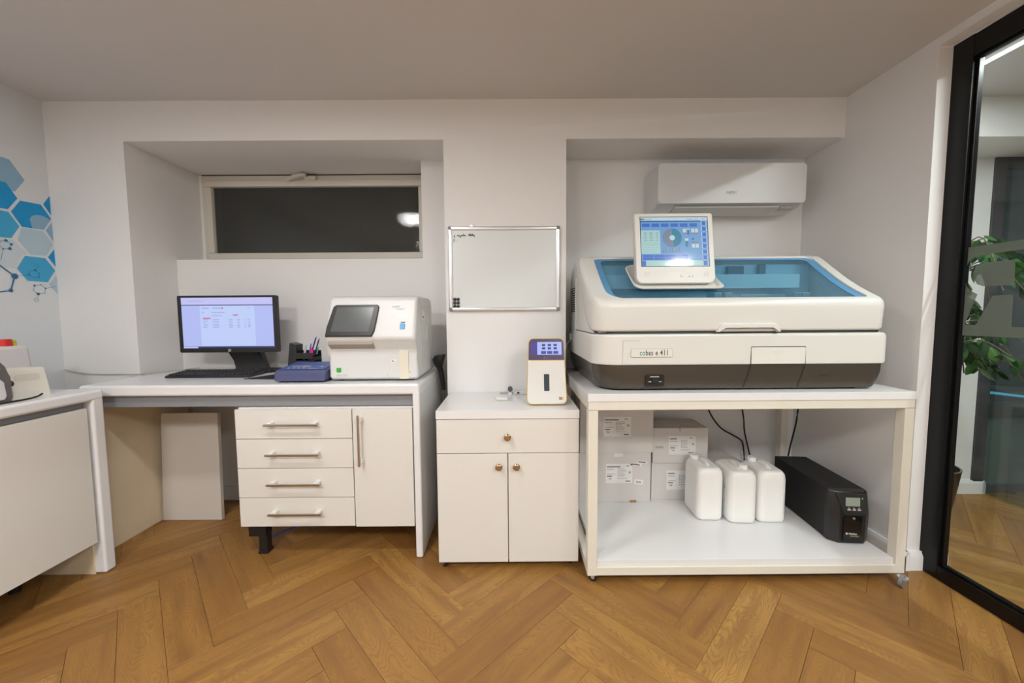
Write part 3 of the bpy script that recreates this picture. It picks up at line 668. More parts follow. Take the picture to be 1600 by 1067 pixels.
for z in (.875, .905, .935): box(bm, -1.155, -1.055, 2.040, 2.13, z, z+.010, .002)
box(bm, -1.155, -1.055, 2.12, 2.13, .86, .965, .002); box(bm, -1.06, -1.055, 2.04, 2.13, .86, .945, .001)
box(bm, -1.155, -1.055, 2.036, 2.041, .925, .957, .001)
link('body', bm, BLACK, t)
for i, (nm, x, col, tilt, hgt, r, lab, cat) in enumerate([
    ('pen', -1.090, (.03, .03, .30), .05, .145, .004, 'blue pen standing in the black organizer, leaning right', 'pen'),
    ('pen', -1.074, (.02, .02, .02), .045, .135, .0035, 'black pen at the right of the pens in the organizer', 'pen'),
    ('marker', -1.130, (.55, .57, .62), .01, .100, .007, 'short white marker standing in the black organizer', 'marker'),
    ('highlighter', -1.084, (.75, .01, .25), .0, .085, .011, 'bright pink highlighter in the black organizer', 'highlighter'),
    ('pen', -1.103, (.10, .12, .55), .02, .110, .004, 'short violet blue pen beside the white marker', 'pen'),
    ('pen', -1.068, (.05, .35, .35), .02, .090, .004, 'short teal pen at the right edge of the organizer', 'pen')]):
    bm = bm_(); z0 = .888; yb = 2.075+.006*(i % 3); cyl(bm, (x-tilt*.3, yb, z0), (x+tilt*.6, yb+.01, z0+hgt), r, r*.9, 10)
    cyl(bm, (x+tilt*.6, yb+.01, z0+hgt), (x+tilt*.7, yb+.011, z0+hgt+.008), r*.6, r*.3, 8)
    tag(link(nm, bm, mat('pen_%d' % i, col, .35)), lab, cat, 'pens in the desk organizer')
t = thing('document_tray', 'low dark tray with beige papers behind the blue instrument', 'tray', (-.98, 2.2, DZ))
bm = bm_(); box(bm, -1.06, -.878, 2.29, 2.31, .8385, .945, .003); box(bm, -1.06, -.878, 2.14, 2.30, .8385, .862, .003); link('tray', bm, mat('slate', (.07, .07, .10), .5), t)
bm = bm_(); prism(bm, [(2.145, .8625), (2.285, .8625), (2.285, .918), (2.145, .885)], 0, -1.045, -.880); link('papers', bm, mat('beige_paper', (.50, .46, .38), .7), t)

# ---------------------------------------------------------------- white haematology analyser
t = thing('blood_analyzer', 'white benchtop blood analyzer with dark touchscreen and blue start button on the desk', 'analyzer', (-.66, 2.0, DZ))
ax0, ax1 = -.872, -.447
prof = [(1.838, .846), (1.826, .860), (1.832, .960), (1.828, 1.000), (1.795, 1.035), (1.793, 1.060), (1.855, 1.222), (1.868, 1.240), (1.890, 1.247), (2.13, 1.247), (2.17, 1.235), (2.185, 1.20), (2.185, .846)]
bm = bm_(); prism(bm, prof, 0, ax0, ax1, .016, 3); body = link('housing', bm, APPLC, t, angle=50)
bm = bm_()
for xx in (-.83, -.49):
    for yy in (1.88, 2.14): cyl(bm, (xx, yy, DZ), (xx, yy, .848), .016, n=12)
link('feet', bm, BLACKM, t)
U = Vector((1, 0, 0)); V = Vector((0, .062, .162)).normalized(); n_ = Vector((0, -V.z, V.y)); O = Vector((ax0, 1.793, 1.060))
bm = bm_()   # slanted-side screen bezel
def pl(u, v, h=0): return O+U*u+V*v+n_*h
bz = [(.006, -.006), (.222, -.006), (.233, .02), (.245, .14), (.238, .152), (.040, .152), (.028, .142), (.008, .04)]
loft(bm, [[pl(a, b, -.004) for a, b in bz], [pl(a, b, .006) for a, b in bz], [pl(.125+(a-.125)*.97, .073+(b-.073)*.96, .009) for a, b in bz]]); link('screen_bezel', bm, mat('charcoal_bezel', (.022, .021, .020), .35), t)
bm = bm_(); scq = [(.030, .016), (.208, .016), (.222, .138), (.048, .138)]
f = bm.faces.new([bm.verts.new(pl(a, b, .0096)) for a, b in scq])
link('screen', bm, mat('dark_touchscreen', (.10, .112, .118), .22), t)
bm = bm_(); prism(bm, [(1.798, 1.018), (1.828, .995), (1.850, 1.03), (1.80, 1.05)], 0, -.862, -.648, .004); link('screen_ledge', bm, mat('taupe_plastic', (.36, .33, .29), .5), t)
TB = mat('button_blue', (.06, .33, .62), .4); TG = mat('button_green', (.05, .38, .05), .4); TY = mat('warning_yellow', (.72, .6, .05), .5)
bm = bm_(); panel(bm, pl(.350, .030), U, V, n_, .024, .028, .003, .003); link('start_button', bm, TB, t)
graphic('status_print', pl(.33, 0), U, V, n_, [(.005, .092, .038, .104, mat('bright_white', (.9, .9, .9), .4), 0), (.022, .062, .044, .067, INK, 0)], t)
lettering('mythic', .016, pl(.305, .140), U, V, INKG, t, sx=.9); lettering('analyzer', .014, pl(.325, .128), U, V, mat('pale_logo', (.35, .5, .55), .5), t, sx=.9)
yf = 1.8285
bm = bm_(); panel(bm, (-.535, yf+.001, .850), (1, 0, 0), (0, 0, 1), (0, -1, 0), .044, .135, .004, .004); link('sample_door', bm, mat('cream_door', (.73, .69, .58), .45), t)['label'] = 'cream sample door'
bm = bm_(); panel(bm, (-.836, yf, .882), (1, 0, 0), (0, 0, 1), (0, -1, 0), .022, .022, .003, .003); link('power_mark', bm, TG, t)
graphic('front_print', (-.60, yf-.001, .86), (1, 0, 0), (0, 0, 1), (0, -1, 0), [(.026, .062, .052, .084, PAPER, 0), (.031, .072, .037, .078, INK, 1), (.042, .070, .047, .072, INK, 1)], t)
graphic('front_print', (-.60, yf-.001, .86), (1, 0, 0), (0, 0, 1), (0, -1, 0), [(-.004, .006, .018, .018, mat('outline_grey', (.45, .45, .45), .5), 0), (-.002, .008, .016, .016, PAPER, 1), (.006, .010, .009, .014, INK, 2)], t)
graphic('warning_mark', (-.60, yf-.001, .86), (1, 0, 0), (0, 0, 1), (0, -1, 0), [(.107, .014, .118, .026, TY, 0)], t)
lettering('XN-330', .016, (-.838, yf-.0015, .862), (1, 0, 0), (0, 0, 1), INKG, t)
# right side flap
SX = (0, 1, 0)
bm = bm_(); box(bm, ax1-.001, ax1+.003, 1.90, 2.13, .89, 1.20, .002); fl = link('side_panel', bm, APPLG, t)
bm = bm_(); box(bm, ax1+.002, ax1+.006, 2.00, 2.035, 1.02, 1.10, .0018); link('latch', bm, APPLC, fl)
graphic('side_label', (ax1+.003, 1.93, 1.13), (0, 1, 0), (0, 0, 1), (1, 0, 0), [(0, 0, .045, .045, PAPER, 0), (.008, .008, .030, .018, INK, 1)], t)

# ---------------------------------------------------------------- barcode scanner in the gap
t = thing('barcode_scanner', 'black handheld barcode scanner hanging head-up beside the blood analyzer', 'scanner', (-.40, 2.2, .73))
bm = bm_(); rings = []
for (x, y, z, a, b) in [(-.385, 2.16, .73, .010, .012), (-.388, 2.16, .76, .013, .016), (-.396, 2.155, .83, .015, .019), (-.405, 2.15, .862, .018, .024), (-.408, 2.14, .885, .028, .034), (-.405, 2.13, .908, .034, .040), (-.396, 2.125, .928, .030, .036), (-.380, 2.125, .935, .018, .022)]:
    rings.append([(x+a*math.cos(i*math.pi/8), y+b*math.sin(i*math.pi/8), z) for i in range(16)])
loft(bm, rings); link('body', bm, BLACK, t, angle=60)
bm = bm_(); tube(bm, [(-.385, 2.16, .73), (-.383, 2.17, .68), (-.388, 2.19, .55), (-.40, 2.25, .30), (-.40, 2.3, .02)], .0035); link('cable', bm, mat('olive_cable', (.14, .14, .10), .5), t)

# ---------------------------------------------------------------- whiteboard
t = thing('whiteboard', 'aluminium framed whiteboard hung on the pillar between the niches', 'whiteboard', (-.033, YF, 1.174))
wx0, wx1, wz0, wz1 = -.330, .263, 1.174, 1.621
bm = bm_(); box(bm, wx0+.008, wx1-.008, 2.078, 2.088, wz0+.008, wz1-.008); link('writing_surface', bm, mat('whiteboard_enamel', (.71, .75, .76), .30), t)
for a in ((wx0+.014, wx1-.014, wz0, wz0+.019), (wx0+.014, wx1-.014, wz1-.019, wz1), (wx0, wx0+.019, wz0+.014, wz1-.014), (wx1-.019, wx1, wz0+.014, wz1-.014)):
    bm = bm_(); box(bm, a[0], a[1], 2.069, 2.0885, a[2], a[3], .005); link('frame_rail', bm, ALU, t)
for x, z in ((wx0, wz0), (wx1-.018, wz0), (wx0, wz1-.018), (wx1-.018, wz1-.018)):
    bm = bm_(); box(bm, x-.001, x+.019, 2.067, 2.0887, z-.001, z+.019, .006); link('corner_cap', bm, GREYC, t)
for x in (-.205, .150):
    bm = bm_(); box(bm, x-.009, x+.009, 2.081, 2.0885, wz1-.004, wz1+.012, .002); cyl(bm, (x, 2.080, wz1+.004), (x, 2.082, wz1+.004), .003, n=8); link('hook', bm, ALU, t)
bm = bm_(); OW = Vector((wx0+.019, 2.0776, 0))
def stroke(pts, w=.0015):
    for (a, b), (c, d) in zip(pts, pts[1:]):
        p = Vector((a, b)); q = Vector((c, d)); e = (q-p).normalized()*w if (q-p).length > 0 else Vector((w, 0)); r = Vector((-e.y, e.x))
        p = p-e*.5; q = q+e*.5
        bm.faces.new([bm.verts.new((v.x, 2.0775, v.y)) for v in (p+r, q+r, q-r, p-r)])
zt = 1.573; x0 = -.301
stroke([(x0, zt-.004), (x0+.004, zt+.003), (x0+.004, zt-.010)])
stroke([(x0-.002, zt-.020), (x0+.003, zt-.018), (x0+.004, zt-.022), (x0, zt-.030), (x0-.003, zt-.031)]); stroke([(x0+.012, zt-.026), (x0+.013, zt-.026)]); stroke([(x0+.007, zt-.009), (x0+.008, zt-.009)])
def script(xs, zs, dx): stroke([(xs+i*dx, zs+v) for i, v in enumerate([0, .006, .005, 0, -.001, .005, .006, .001, -.008, -.004, .003, .006, .001, .0, .006, .001, .0, .012, .009, .0, .002, .006, .001, .004])])
script(-.283, zt-.002, .0020)
stroke([(-.222+i*.0016, zt+v) for i, v in enumerate([.004, .008, .0, .003, -.001, .010, .012, 0, .001, .005, 0, .001, .011, .0, .003, .006, .001, .004, .0, -.007, .004])]); stroke([(-.222, zt+.006), (-.212, zt+.007)]); stroke([(-.204, zt+.007), (-.198, zt+.008)])
link('handwriting', bm, INK, t, smooth=False)
for i in range(6):
    x = wx0+.029+(i % 2)*.0182; z = 1.199+(i//2)*.0190
    bm = bm_(); cyl(bm, (x, 2.0776, z), (x, 2.070, z), .0088, .0078, 16); cyl(bm, (x, 2.070, z), (x, 2.069, z), .0078, .006, 16)
    pos = ['bottom left', 'bottom right', 'middle left', 'middle right', 'top left', 'top right'][i]
    tag(link('magnet', bm, BLACK), 'round black magnet, %s of the six on the whiteboard' % pos, 'magnet', 'black magnets on the whiteboard')

# ---------------------------------------------------------------- middle cabinet
t = thing('storage_cabinet', 'white rolling cabinet with one drawer and two doors below the whiteboard', 'cabinet', (-.018, 1.88, 0))
CY0, CZ = 1.665, .732
bm = bm_(); box(bm, -.334, .299, CY0-.004, 2.086, .695, CZ, .0015); link('top', bm, LAMT, t)
bm = bm_(); box(bm, -.330, .295, CY0+.018, 2.082, .0365, .6945, .001); link('body', bm, LAM, t)
bm = bm_(); box(bm, -.3325, .2975, CY0, CY0+.017, .5405, .6925, .0012); dr = link('drawer', bm, LAM, t)
BRASS = mat('bronze_knob', (.55, .42, .30), .16, metal=1)
def knob(par, x, z):
    bm = bm_(); loft(bm, [[(x+r*math.cos(i*math.pi/12), CY0+.001-d, z+r*math.sin(i*math.pi/12)) for i in range(24)] for d, r in ((0, .009), (.004, .007), (.012, .006), (.015, .012), (.018, .0158), (.022, .0158), (.025, .0135), (.0265, .009))]); link('knob', bm, BRASS, par)
knob(dr, -.0185, .616)
for a, b, kx in ((-.3325, -.0195, -.0575), (-.0155, .2975, .0205)):
    bm = bm_(); box(bm, a, b, CY0, CY0+.017, .0365, .5375, .0012); d = link('door', bm, LAM, t); knob(d, kx, .482)
for x, y in ((-.312, CY0+.03), (.270, CY0+.05), (-.30, 2.05), (.27, 2.05)): caster(t, x, y, .0165, .0365, .6, .012, BLACK)

# yellow edged device
t = thing('point_of_care_reader', 'white upright reader with yellow edge and blue screen on the rolling cabinet', 'reader', (.165, 1.83, CZ))
yd0 = 1.755
UU = Vector((1, 0, 0)); VV = Vector((0, .055, .305)).normalized(); nv = Vector((0, -VV.z, VV.y)); OO = Vector((.0705, yd0, CZ+.004))
def ypl(a, b, h=0): return OO+UU*a+VV*b+nv*h
def yloop(inset, h, hh=.31):
    P = []
    for a, b in rrect(inset, .188-inset, inset, hh-inset, .024, 6, 4):
        k = (b/hh); xx = .5*.188+(a-.5*.188)*(1-.10*k); P.append(ypl(xx, b, h))
    return P
bm = bm_(); L0 = yloop(0, 0); Lb = [Vector((p.x, p.y+.13-.25*(p.z-CZ)*.5, p.z)) for p in yloop(.004, 0)]
loft(bm, [Lb, yloop(0, -.006)]); link('housing', bm, APPLC, t)
bm = bm_(); loft(bm, [yloop(0, -.006), yloop(0, .004), yloop(.002, .006)]); link('edge_band', bm, mat('amber_plastic', (.80, .50, .06), .4), t)
bm = bm_(); loft(bm, [yloop(.0028, .003), yloop(.003, .008), yloop(.006, .010)]); link('front_face', bm, APPL, t)
PUR = mat('violet_bezel', (.070, .055, .115), .3)
bm = bm_()
top = [(a, b) for a, b in rrect(.0045, .188-.0045, .206, .31-.0045, (.002, .002, .022, .022), 6, 2)]
loft(bm, [[ypl(.5*.188+(a-.5*.188)*(1-.10*b/.31), b, h) for a, b in top] for h in (.008, .0112)]); link('screen_bezel', bm, PUR, t)
bm = bm_(); q = [(.006, .2025), (.182, .2025), (.182, .2055), (.006, .2055)]; f = bm.faces.new([bm.verts.new(ypl(.5*.188+(a-.5*.188)*.935, b, .0114)) for a, b in q]); link('trim_line', bm, MATS['amber_plastic'], t, smooth=False)
yb = E_('reader_screen', C3(172, 184, 250)); yn = E_('reader_side', C3(70, 62, 140)); yk = E_('reader_tile', C3(48, 52, 96)); yk2 = E_('reader_tile2', C3(66, 64, 150))
R_ = [(.022, .230, .052, .290, yn, 0), (.052, .230, .166, .290, yb, 0)]
for r in range(2):
    for c in range(3): R_.append((.074+c*.027, .255+r*.0155, .090+c*.027, .265+r*.0155, yk, 1))
for c in range(3): R_.append((.070+c*.0285, .234, .093+c*.0285, .2475, yk2, 1))
graphic('screen', ypl(0, 0, .0112), UU, VV, nv, R_, t)
lettering('SEISE', .009, ypl(.079, .214, .0112), UU, VV, BRASS, t)
bm = bm_(); panel(bm, ypl(.073, .058, .009), UU, VV, nv, .040, .105, .012, .0025); link('slot_surround', bm, mat('pale_surround', (.70, .69, .66), .4), t)
bm = bm_(); panel(bm, ypl(.081, .062, .0112), UU, VV, nv, .025, .078, .003, .0015); link('slot', bm, mat('slot_dark', (.03, .045, .055), .25), t)
graphic('maker_mark', ypl(.150, .022, .0098), UU, VV, nv, [(0, 0, .012, .012, INK, 0), (.012, 0, .021, .012, MATS['amber_plastic'], 0), (.004, .004, .008, .008, PAPER, 1)], t)
# small items on the cabinet
bm = bm_(); box(bm, -.078, -.018, 1.855, 1.885, CZ+.0003, CZ+.018, .005); tag(link('small_white_box', bm, APPLC), 'small white rounded box lying at the front of the rolling cabinet top', 'box')
bm = bm_(); box(bm, -.062, -.010, 2.02, 2.035, CZ+.0003, CZ+.007, .002); tag(link('white_clip', bm, INKG), 'short flat grey clip at the back of the rolling cabinet top', 'clip')
t = thing('web_camera', 'tiny round dark camera on a white foot at the back of the rolling cabinet top', 'camera', (.0, 2.02, CZ))
bm = bm_(); cyl(bm, (-.004, 2.02, CZ+.0003), (-.004, 2.02, CZ+.012), .016, .009, 14); link('foot', bm, APPLC, t)
bm = bm_(); cyl(bm, (-.006, 2.005, CZ+.028), (-.006, 2.03, CZ+.028), .013, n=18); link('lens', bm, mat('dark_lens', (.09, .09, .10), .3), t)
t = thing('small_white_adapter', 'flat white adapter box leaning behind the yellow edged reader', 'adapter', (.04, 2.03, CZ))
bm = bm_(); box(bm, .012, .080, 1.99, 2.06, CZ+.0003, CZ+.020, .004); link('body', bm, APPLC, t)
bm = bm_(); box(bm, .030, .042, 1.987, 1.991, CZ+.008, CZ+.016, .001); link('socket', bm, BLACK, t)

# ---------------------------------------------------------------- air conditioner
t = thing('air_conditioner', 'white wall mounted air conditioner at the top of the right niche', 'air conditioner', (1.215, YB, 1.75))
bm = bm_(); prism(bm, [(2.368, 1.735), (2.368, 1.972), (2.20, 1.972), (2.172, 1.965), (2.172, 1.762), (2.20, 1.745), (2.30, 1.728)], 0, .812, 1.622, .006); link('housing', bm, APPLC, t)
bm = bm_(); panel(bm, (.812, 2.172, 1.757), (1, 0, 0), (0, 0, 1), (0, -1, 0), .812, .212, .014, .020); bmesh.ops.bevel(bm, geom=[e for e in bm.edges if all(abs(v.co.y-2.152) < 1e-4 for v in e.verts)], offset=.005, segments=2, affect='EDGES'); link('front_panel', bm, APPLC, t)
bm = bm_(); prism(bm, [(2.185, 1.748), (2.29, 1.7285), (2.288, 1.7235), (2.184, 1.742)], 0, .92, 1.50, .002); link('flap', bm, APPLG, t)
bm = bm_()
for i in range(8): box(bm, 1.52+i*.011, 1.525+i*.011, 2.19, 2.26, 1.736, 1.7475)
link('sensor_grille', bm, APPLG, t)
lettering('FUJITSU', .019, (1.187, 2.152, 1.807), (1, 0, 0), (0, 0, 1), INKG, t, sx=.85)

# ---------------------------------------------------------------- rolling cart
t = thing('rolling_table', 'ivory steel framed rolling table with white top and lower shelf under the large analyzer', 'table', (.99, 1.94, 0))
TX0, TX1, TY0, TY1 = .318, 1.670, 1.560, 2.315
bm = bm_(); box(bm, TX0-.003, TX1+.003, TY0-.003, TY1, .792, .825, .0015); link('top', bm, LAMT, t)
bm = bm_()
box(bm, TX0, TX1, TY0, TY0+.04, .755, .7915, .003); box(bm, TX0, TX1, TY1-.04, TY1, .755, .7915, .003); box(bm, TX0, TX0+.04, TY0+.04, TY1-.04, .755, .7915, .003); box(bm, TX1-.04, TX1, TY0+.04, TY1-.04, .755, .7915, .003); link('top_frame', bm, STEELP, t)
bm = bm_()
box(bm, TX0, TX1, TY0, TY0+.04, .041, .078, .003); box(bm, TX0, TX1, TY1-.04, TY1, .041, .078, .003); box(bm, TX0, TX0+.04, TY0+.04, TY1-.04, .041, .078, .003); box(bm, TX1-.04, TX1, TY0+.04, TY1-.04, .041, .078, .003); link('shelf_frame', bm, STEELP, t)
for x, y in ((TX0, TY0), (TX1-.04, TY0), (TX0, TY1-.04), (TX1-.04, TY1-.04)):
    bm = bm_(); box(bm, x-.0004, x+.0404, y-.0004, y+.0404, .0405, .7545, .003); link('leg', bm, STEELP, t)
bm = bm_(); box(bm, TX0+.042, TX1-.042, TY0+.008, TY1-.042, .0785, .105, .0015); link('lower_shelf', bm, LAMT, t)
SH = .1052
caster(t, TX0+.030, TY0+.03, .018, .041, 1.2, .015, BLACK); caster(t, TX1-.035, TY0-.028, .0265, .045, -1.15, .012)
caster(t, TX0+.03, TY1-.04, .018, .041, .3, .015, BLACK); caster(t, TX1-.04, TY1-.04, .018, .041, .3, .015)

# ---------------------------------------------------------------- cartons
def dash_label(O, w, h, par, seed, U=(1, 0, 0), bold=True):
    rn = random.Random(seed); R = [(0, 0, w, h, PAPER, 0)]
    R.append((w*.04, h*.83, w*.55, h*.88, INK, 1)) if bold else R.append((w*.04, h*.83, w*.30, h*.88, INK, 1))
    R += [(w*.04, h*.70, w*.30, h*.735, INKG, 1), (w*.05, h*.46, w*.34, h*.49, INKG, 1), (w*.05, h*.34, w*.24, h*.39, INK, 1), (w*.11, h*.20, w*.22, h*.27, INKG, 1), (w*.76, h*.86, w*.88, h*.92, INKG, 1), (w*.74, h*.08, w*.92, h*.13, INK, 1), (w*.86, h*.50, w*.94, h*.62, INKG, 1)]
    for i in range(6): R.append((w*.50, h*(.74-.075*i), w*(.66+rn.uniform(0, .12)), h*(.765-.075*i), INKG, 1)); R.append((w*.46, h*(.735-.075*i), w*.485, h*(.77-.075*i), INK, 1))
    for i in range(5): R.append((w*(.46+.07*i), h*.235, w*(.49+.07*i), h*.27, INK, 1))
    graphic('label_sheet', O, U, (0, 0, 1), (0, -1, 0), R, par)
def carton(x0, x1, y0, y1, z0, z1, label, grp='white reagent cartons'):
    t = thing('carton', label, 'box', ((x0+x1)/2, (y0+y1)/2, z0), group=grp)
    bm = bm_(); box(bm, x0, x1, y0, y1, z0+.0003, z1-.003, .002); link('body', bm, CARD, t)
    bm = bm_(); m = (x0+x1)/2; ym = (y0+y1)/2; box(bm, x0+.001, x1-.001, y0+.0005, ym-.0015, z1-.0032, z1-.0003); box(bm, x0+.001, x1-.001, ym+.0015, y1-.001, z1-.0032, z1-.0003); link('flap', bm, CARD, t)
    return t
c = carton(.372, .770, 2.072, 2.272, SH, .388, 'tall white reagent carton, lower one at the left of the shelf')
dash_label((.520, 2.0718, .215), .148, .110, c, 1)
graphic('stickers', (.69, 2.0718, .30), Vector((1, 0, -.15)).normalized(), Vector((.15, 0, 1)).normalized(), (0, -1, 0), [(.0, .030, .055, .046, PAPER, 0), (-.035, .012, .025, .028, PAPER, 0), (.004, .035, .045, .041, INK, 1), (-.03, .017, .015, .023, INK, 1), (.0, -.09, .050, -.062, PAPER, 0), (.010, -.082, .038, -.072, INKG, 1)], c)
bm = bm_(); box(bm, .655, .692, 2.0715, 2.073, SH+.0005, SH+.012, 0); link('tear', bm, mat('kraft', (.38, .18, .07), .8), c)
bm = bm_(); box(bm, .565, .615, 2.0712, 2.0728, .365, .386, 0); link('tape', bm, PAPER, c)
c = carton(.376, .778, 2.068, 2.268, .3885, .690, 'tall white reagent carton, upper one at the left of the shelf')
dash_label((.505, 2.0678, .48), .150, .110, c, 2)
c = carton(.782, 1.290, 2.095, 2.310, SH, .322, 'wide white reagent carton, lower one behind the canisters')
dash_label((.868, 2.0948, .165), .150, .110, c, 3, bold=False)
c = carton(.784, 1.090, 2.085, 2.275, .3225, .520, 'white reagent carton on top, right of the tall cartons')
dash_label((.872, 2.0848, .370), .150, .105, c, 4, bold=False)
graphic('stickers', (.79, 2.0848, .39), (1, 0, 0), (0, 0, 1), (0, -1, 0), [(.004, .010, .058, .035, mat('tan_label', (.58, .56, .48), .7), 0), (.008, .018, .052, .028, INKG, 1)], c)
graphic('sticker', (.79, 2.0848, .39), (1, 0, 0), (0, 0, 1), (0, -1, 0), [(.215, -.045, .262, -.020, mat('tan_label', (.5, .5, .4), .7), 0)], c)
bm = bm_(); prism(bm, [(.93, .5205), (.935, .532), (1.04, .530), (1.05, .5205)], 1, 2.084, 2.088); prism(bm, [(.928, .516), (.936, .516), (.933, .497)], 1, 2.0835, 2.085); link('torn_flap', bm, mat('torn_edge', (.30, .26, .20), .8), c)

# ---------------------------------------------------------------- milky canisters
def canister(cx, y0, w, d, h, rz, label, cap_front, blue=False):
    t = thing('canister', label, 'canister', (cx, y0+d/2, SH), rz, 'milky plastic canisters on the lower shelf')
    bm = bm_(); L = []
    for z, ins, r in ((.0003, .012, .02), (.006, .004, .026), (.02, 0, .030), (h*.80, 0, .030), (h*.88, .003, .030), (h*.925, .010, .028)):
        L.append([(x, y, z) for x, y in rrect(-w/2+ins, w/2-ins, -d/2+ins, d/2-ins, r, 6, 4)])
    # shoulder rises to both ends, hollow in the middle for the grip
    top = []
    for x, y in rrect(-w/2+.022, w/2-.022, -d/2+.022, d/2-.022, .02, 6, 4): top.append((x, y, h*.955))
    L.append(top); loft(bm, L)
    body = link('body', bm, HDPE, t, world=False, angle=50)
    bm = bm_()      # ribs at the sides
    for s in (-1, 1):
        box(bm, s*w/2-.001, s*w/2+.001, -d*.30, -d*.24, .03, h*.8, .0009); box(bm, s*w/2-.001, s*w/2+.001, d*.24, d*.30, .03, h*.8, .0009)
    link('rib', bm, HDPE, t, world=False)
    bm = bm_(); tube(bm, [(0, -d*.30, h*.90), (0, -d*.20, h*.955), (0, 0, h*.975), (0, d*.14, h*.96), (0, d*.26, h*.90)], .012, 10); link('grip', bm, HDPE, t, world=False)
    yc = -d*.24 if cap_front else d*.26; xc = w*.12 if cap_front else -w*.22
    bm = bm_(); cyl(bm, (xc, yc, h*.92), (xc, yc, h*.965), .018, n=24); cyl(bm, (xc, yc, h*.965), (xc, yc, h*1.04), .022, .021, 24); link('cap', bm, HDPE, t, world=False)
    if blue:
        g = graphic('printed_mark', (-w/2-.0005, -d*.30, h*.58), (0, 1, 0), (0, 0, 1), (-1, 0, 0), [(0, 0, .016, .022, TB, 0), (.004, -.070, .014, -.056, mat('faded_blue', (.10, .22, .42), .5), 0)], t, world=False)
    return t
canister(1.005, 1.868, .130, .185, .284, -.05, 'milky white plastic canister, left of three on the lower shelf', False)
canister(1.153, 1.838, .136, .200, .276, -.05, 'milky white plastic canister in the middle with its cap in front', True, True)
canister(1.302, 1.842, .136, .195, .276, -.05, 'milky white plastic canister, right of three beside the black power unit', False)

# ---------------------------------------------------------------- black UPS
t = thing('backup_power_unit', 'long black backup power unit with small grey display on the lower shelf', 'power supply', (1.535, 1.672, SH), -.10)
w, d, h = .168, .455, .236
bm = bm_(); box(bm, -w/2, w/2, .045, d, .002, h, .004); link('case', bm, BLACKM, t, world=False)
bm = bm_()
fr = [(-w/2, .05), (-w/2, .025), (-w/2+.030, .0), (w/2-.030, 0), (w/2, .025), (w/2, .05)]
loft(bm, [[(x, y, .002) for x, y in fr], [(x, y-.004, .02) for x, y in fr], [(x, y-.006 if y < .05 else y, h*.60) for x, y in fr], [(x*.97, y+.006 if y < .05 else y, h*.97) for x, y in fr], [(x*.95, y+.012 if y < .05 else y, h) for x, y in fr]]); link('front', bm, BLACK, t, world=False)
bm = bm_(); panel(bm, (-.040, -.008, .012), (1, 0, 0), (0, 0, 1), (0, -1, 0), .080, .120, .01, .003); link('lower_cover', bm, mat('piano_black', (.006, .006, .007), .08), t, world=False)
bm = bm_(); q = [(-.066, .232), (.056, .232), (.058, .150), (.030, .137), (-.032, .137), (-.046, .150)]
loft(bm, [[(x, -.002+.06*(z-.137), z) for x, z in q], [(x*.98, -.010+.06*(z-.137), z) for x, z in q]]); link('control_plate', bm, mat('satin_black', (.022, .026, .026), .3), t, world=False)
nU = Vector((0, -1, .06)).normalized(); vU = Vector((0, .06, 1)).normalized(); GL = mat('ups_lcd', (.30, .36, .31), .3); KW = mat('key_white', (.55, .56, .56), .5)
R_ = [(-.034, .041, .026, .080, GL, 0), (.033, .074, .038, .080, KW, 0)]
for i in range(3): R_ += [(-.026+i*.021, .022, -.012+i*.021, .028, KW, 0), (-.024+i*.021, .031, -.016+i*.021, .034, KW, 0)]
graphic('display', (0, -.0102, .137), (1, 0, 0), vU, nU, R_, t, world=False)
bm = bm_(); cyl(bm, (0, -.008, .124), (0, -.014, .124), .005, n=14); link('power_button', bm, ALU, t, world=False)
lettering('Makelsan', .0125, (-.018, -.0112, .048), (1, 0, 0), (0, 0, 1), KW, t, world=False, sx=.75, bold=.0003); lettering('LION PRO', .009, (-.012, -.0112, .038), (1, 0, 0), (0, 0, 1), mat('gold_print', (.5, .42, .2), .5), t, world=False, sx=.9)
bm = bm_(); cyl(bm, (-.026, -.0112, .052), (-.026, -.0118, .052), .005, n=16); link('emblem', bm, KW, t, world=False)
for i in range(13):
    bm = bm_(); z = .040+i*.0085; box(bm, -w/2+.006, -w/2+.022, .0, .012, z, z+.003); 
    for v in bm.verts: v.co.y = .030-(v.co.x+w/2)*.85+(-.0015 if v.co.y < .006 else .004)
    link('vent_slat', bm, mat('vent_grey', (.035, .035, .035), .4), t, world=False, smooth=False)
# cables under the table
for i, (pts, lb) in enumerate([
    ([(1.19, 2.325, .76), (1.195, 2.33, .66), (1.22, 2.33, .55), (1.29, 2.33, .45), (1.37, 2.335, .40), (1.42, 2.335, .37), (1.44, 2.335, .33), (1.46, 2.335, .14)], 'black cable curving under the table, first from the left'),
    ([(1.405, 2.325, .76), (1.415, 2.33, .62), (1.435, 2.33, .50), (1.445, 2.33, .41), (1.50, 2.335, .20), (1.50, 2.335, .12)], 'black cable hanging nearly straight behind the canisters'),
    ([(1.703, 2.24, .785), (1.703, 2.24, .64), (1.695, 2.24, .52), (1.675, 2.235, .43), (1.660, 2.235, .36), (1.650, 2.235, .30)], 'black cable hanging before the rear right table leg')]):
    bm = bm_(); tube(bm, pts, .0045); tag(link('power_cable', bm, BLACKM), lb, 'cable', 'black cables under the table')

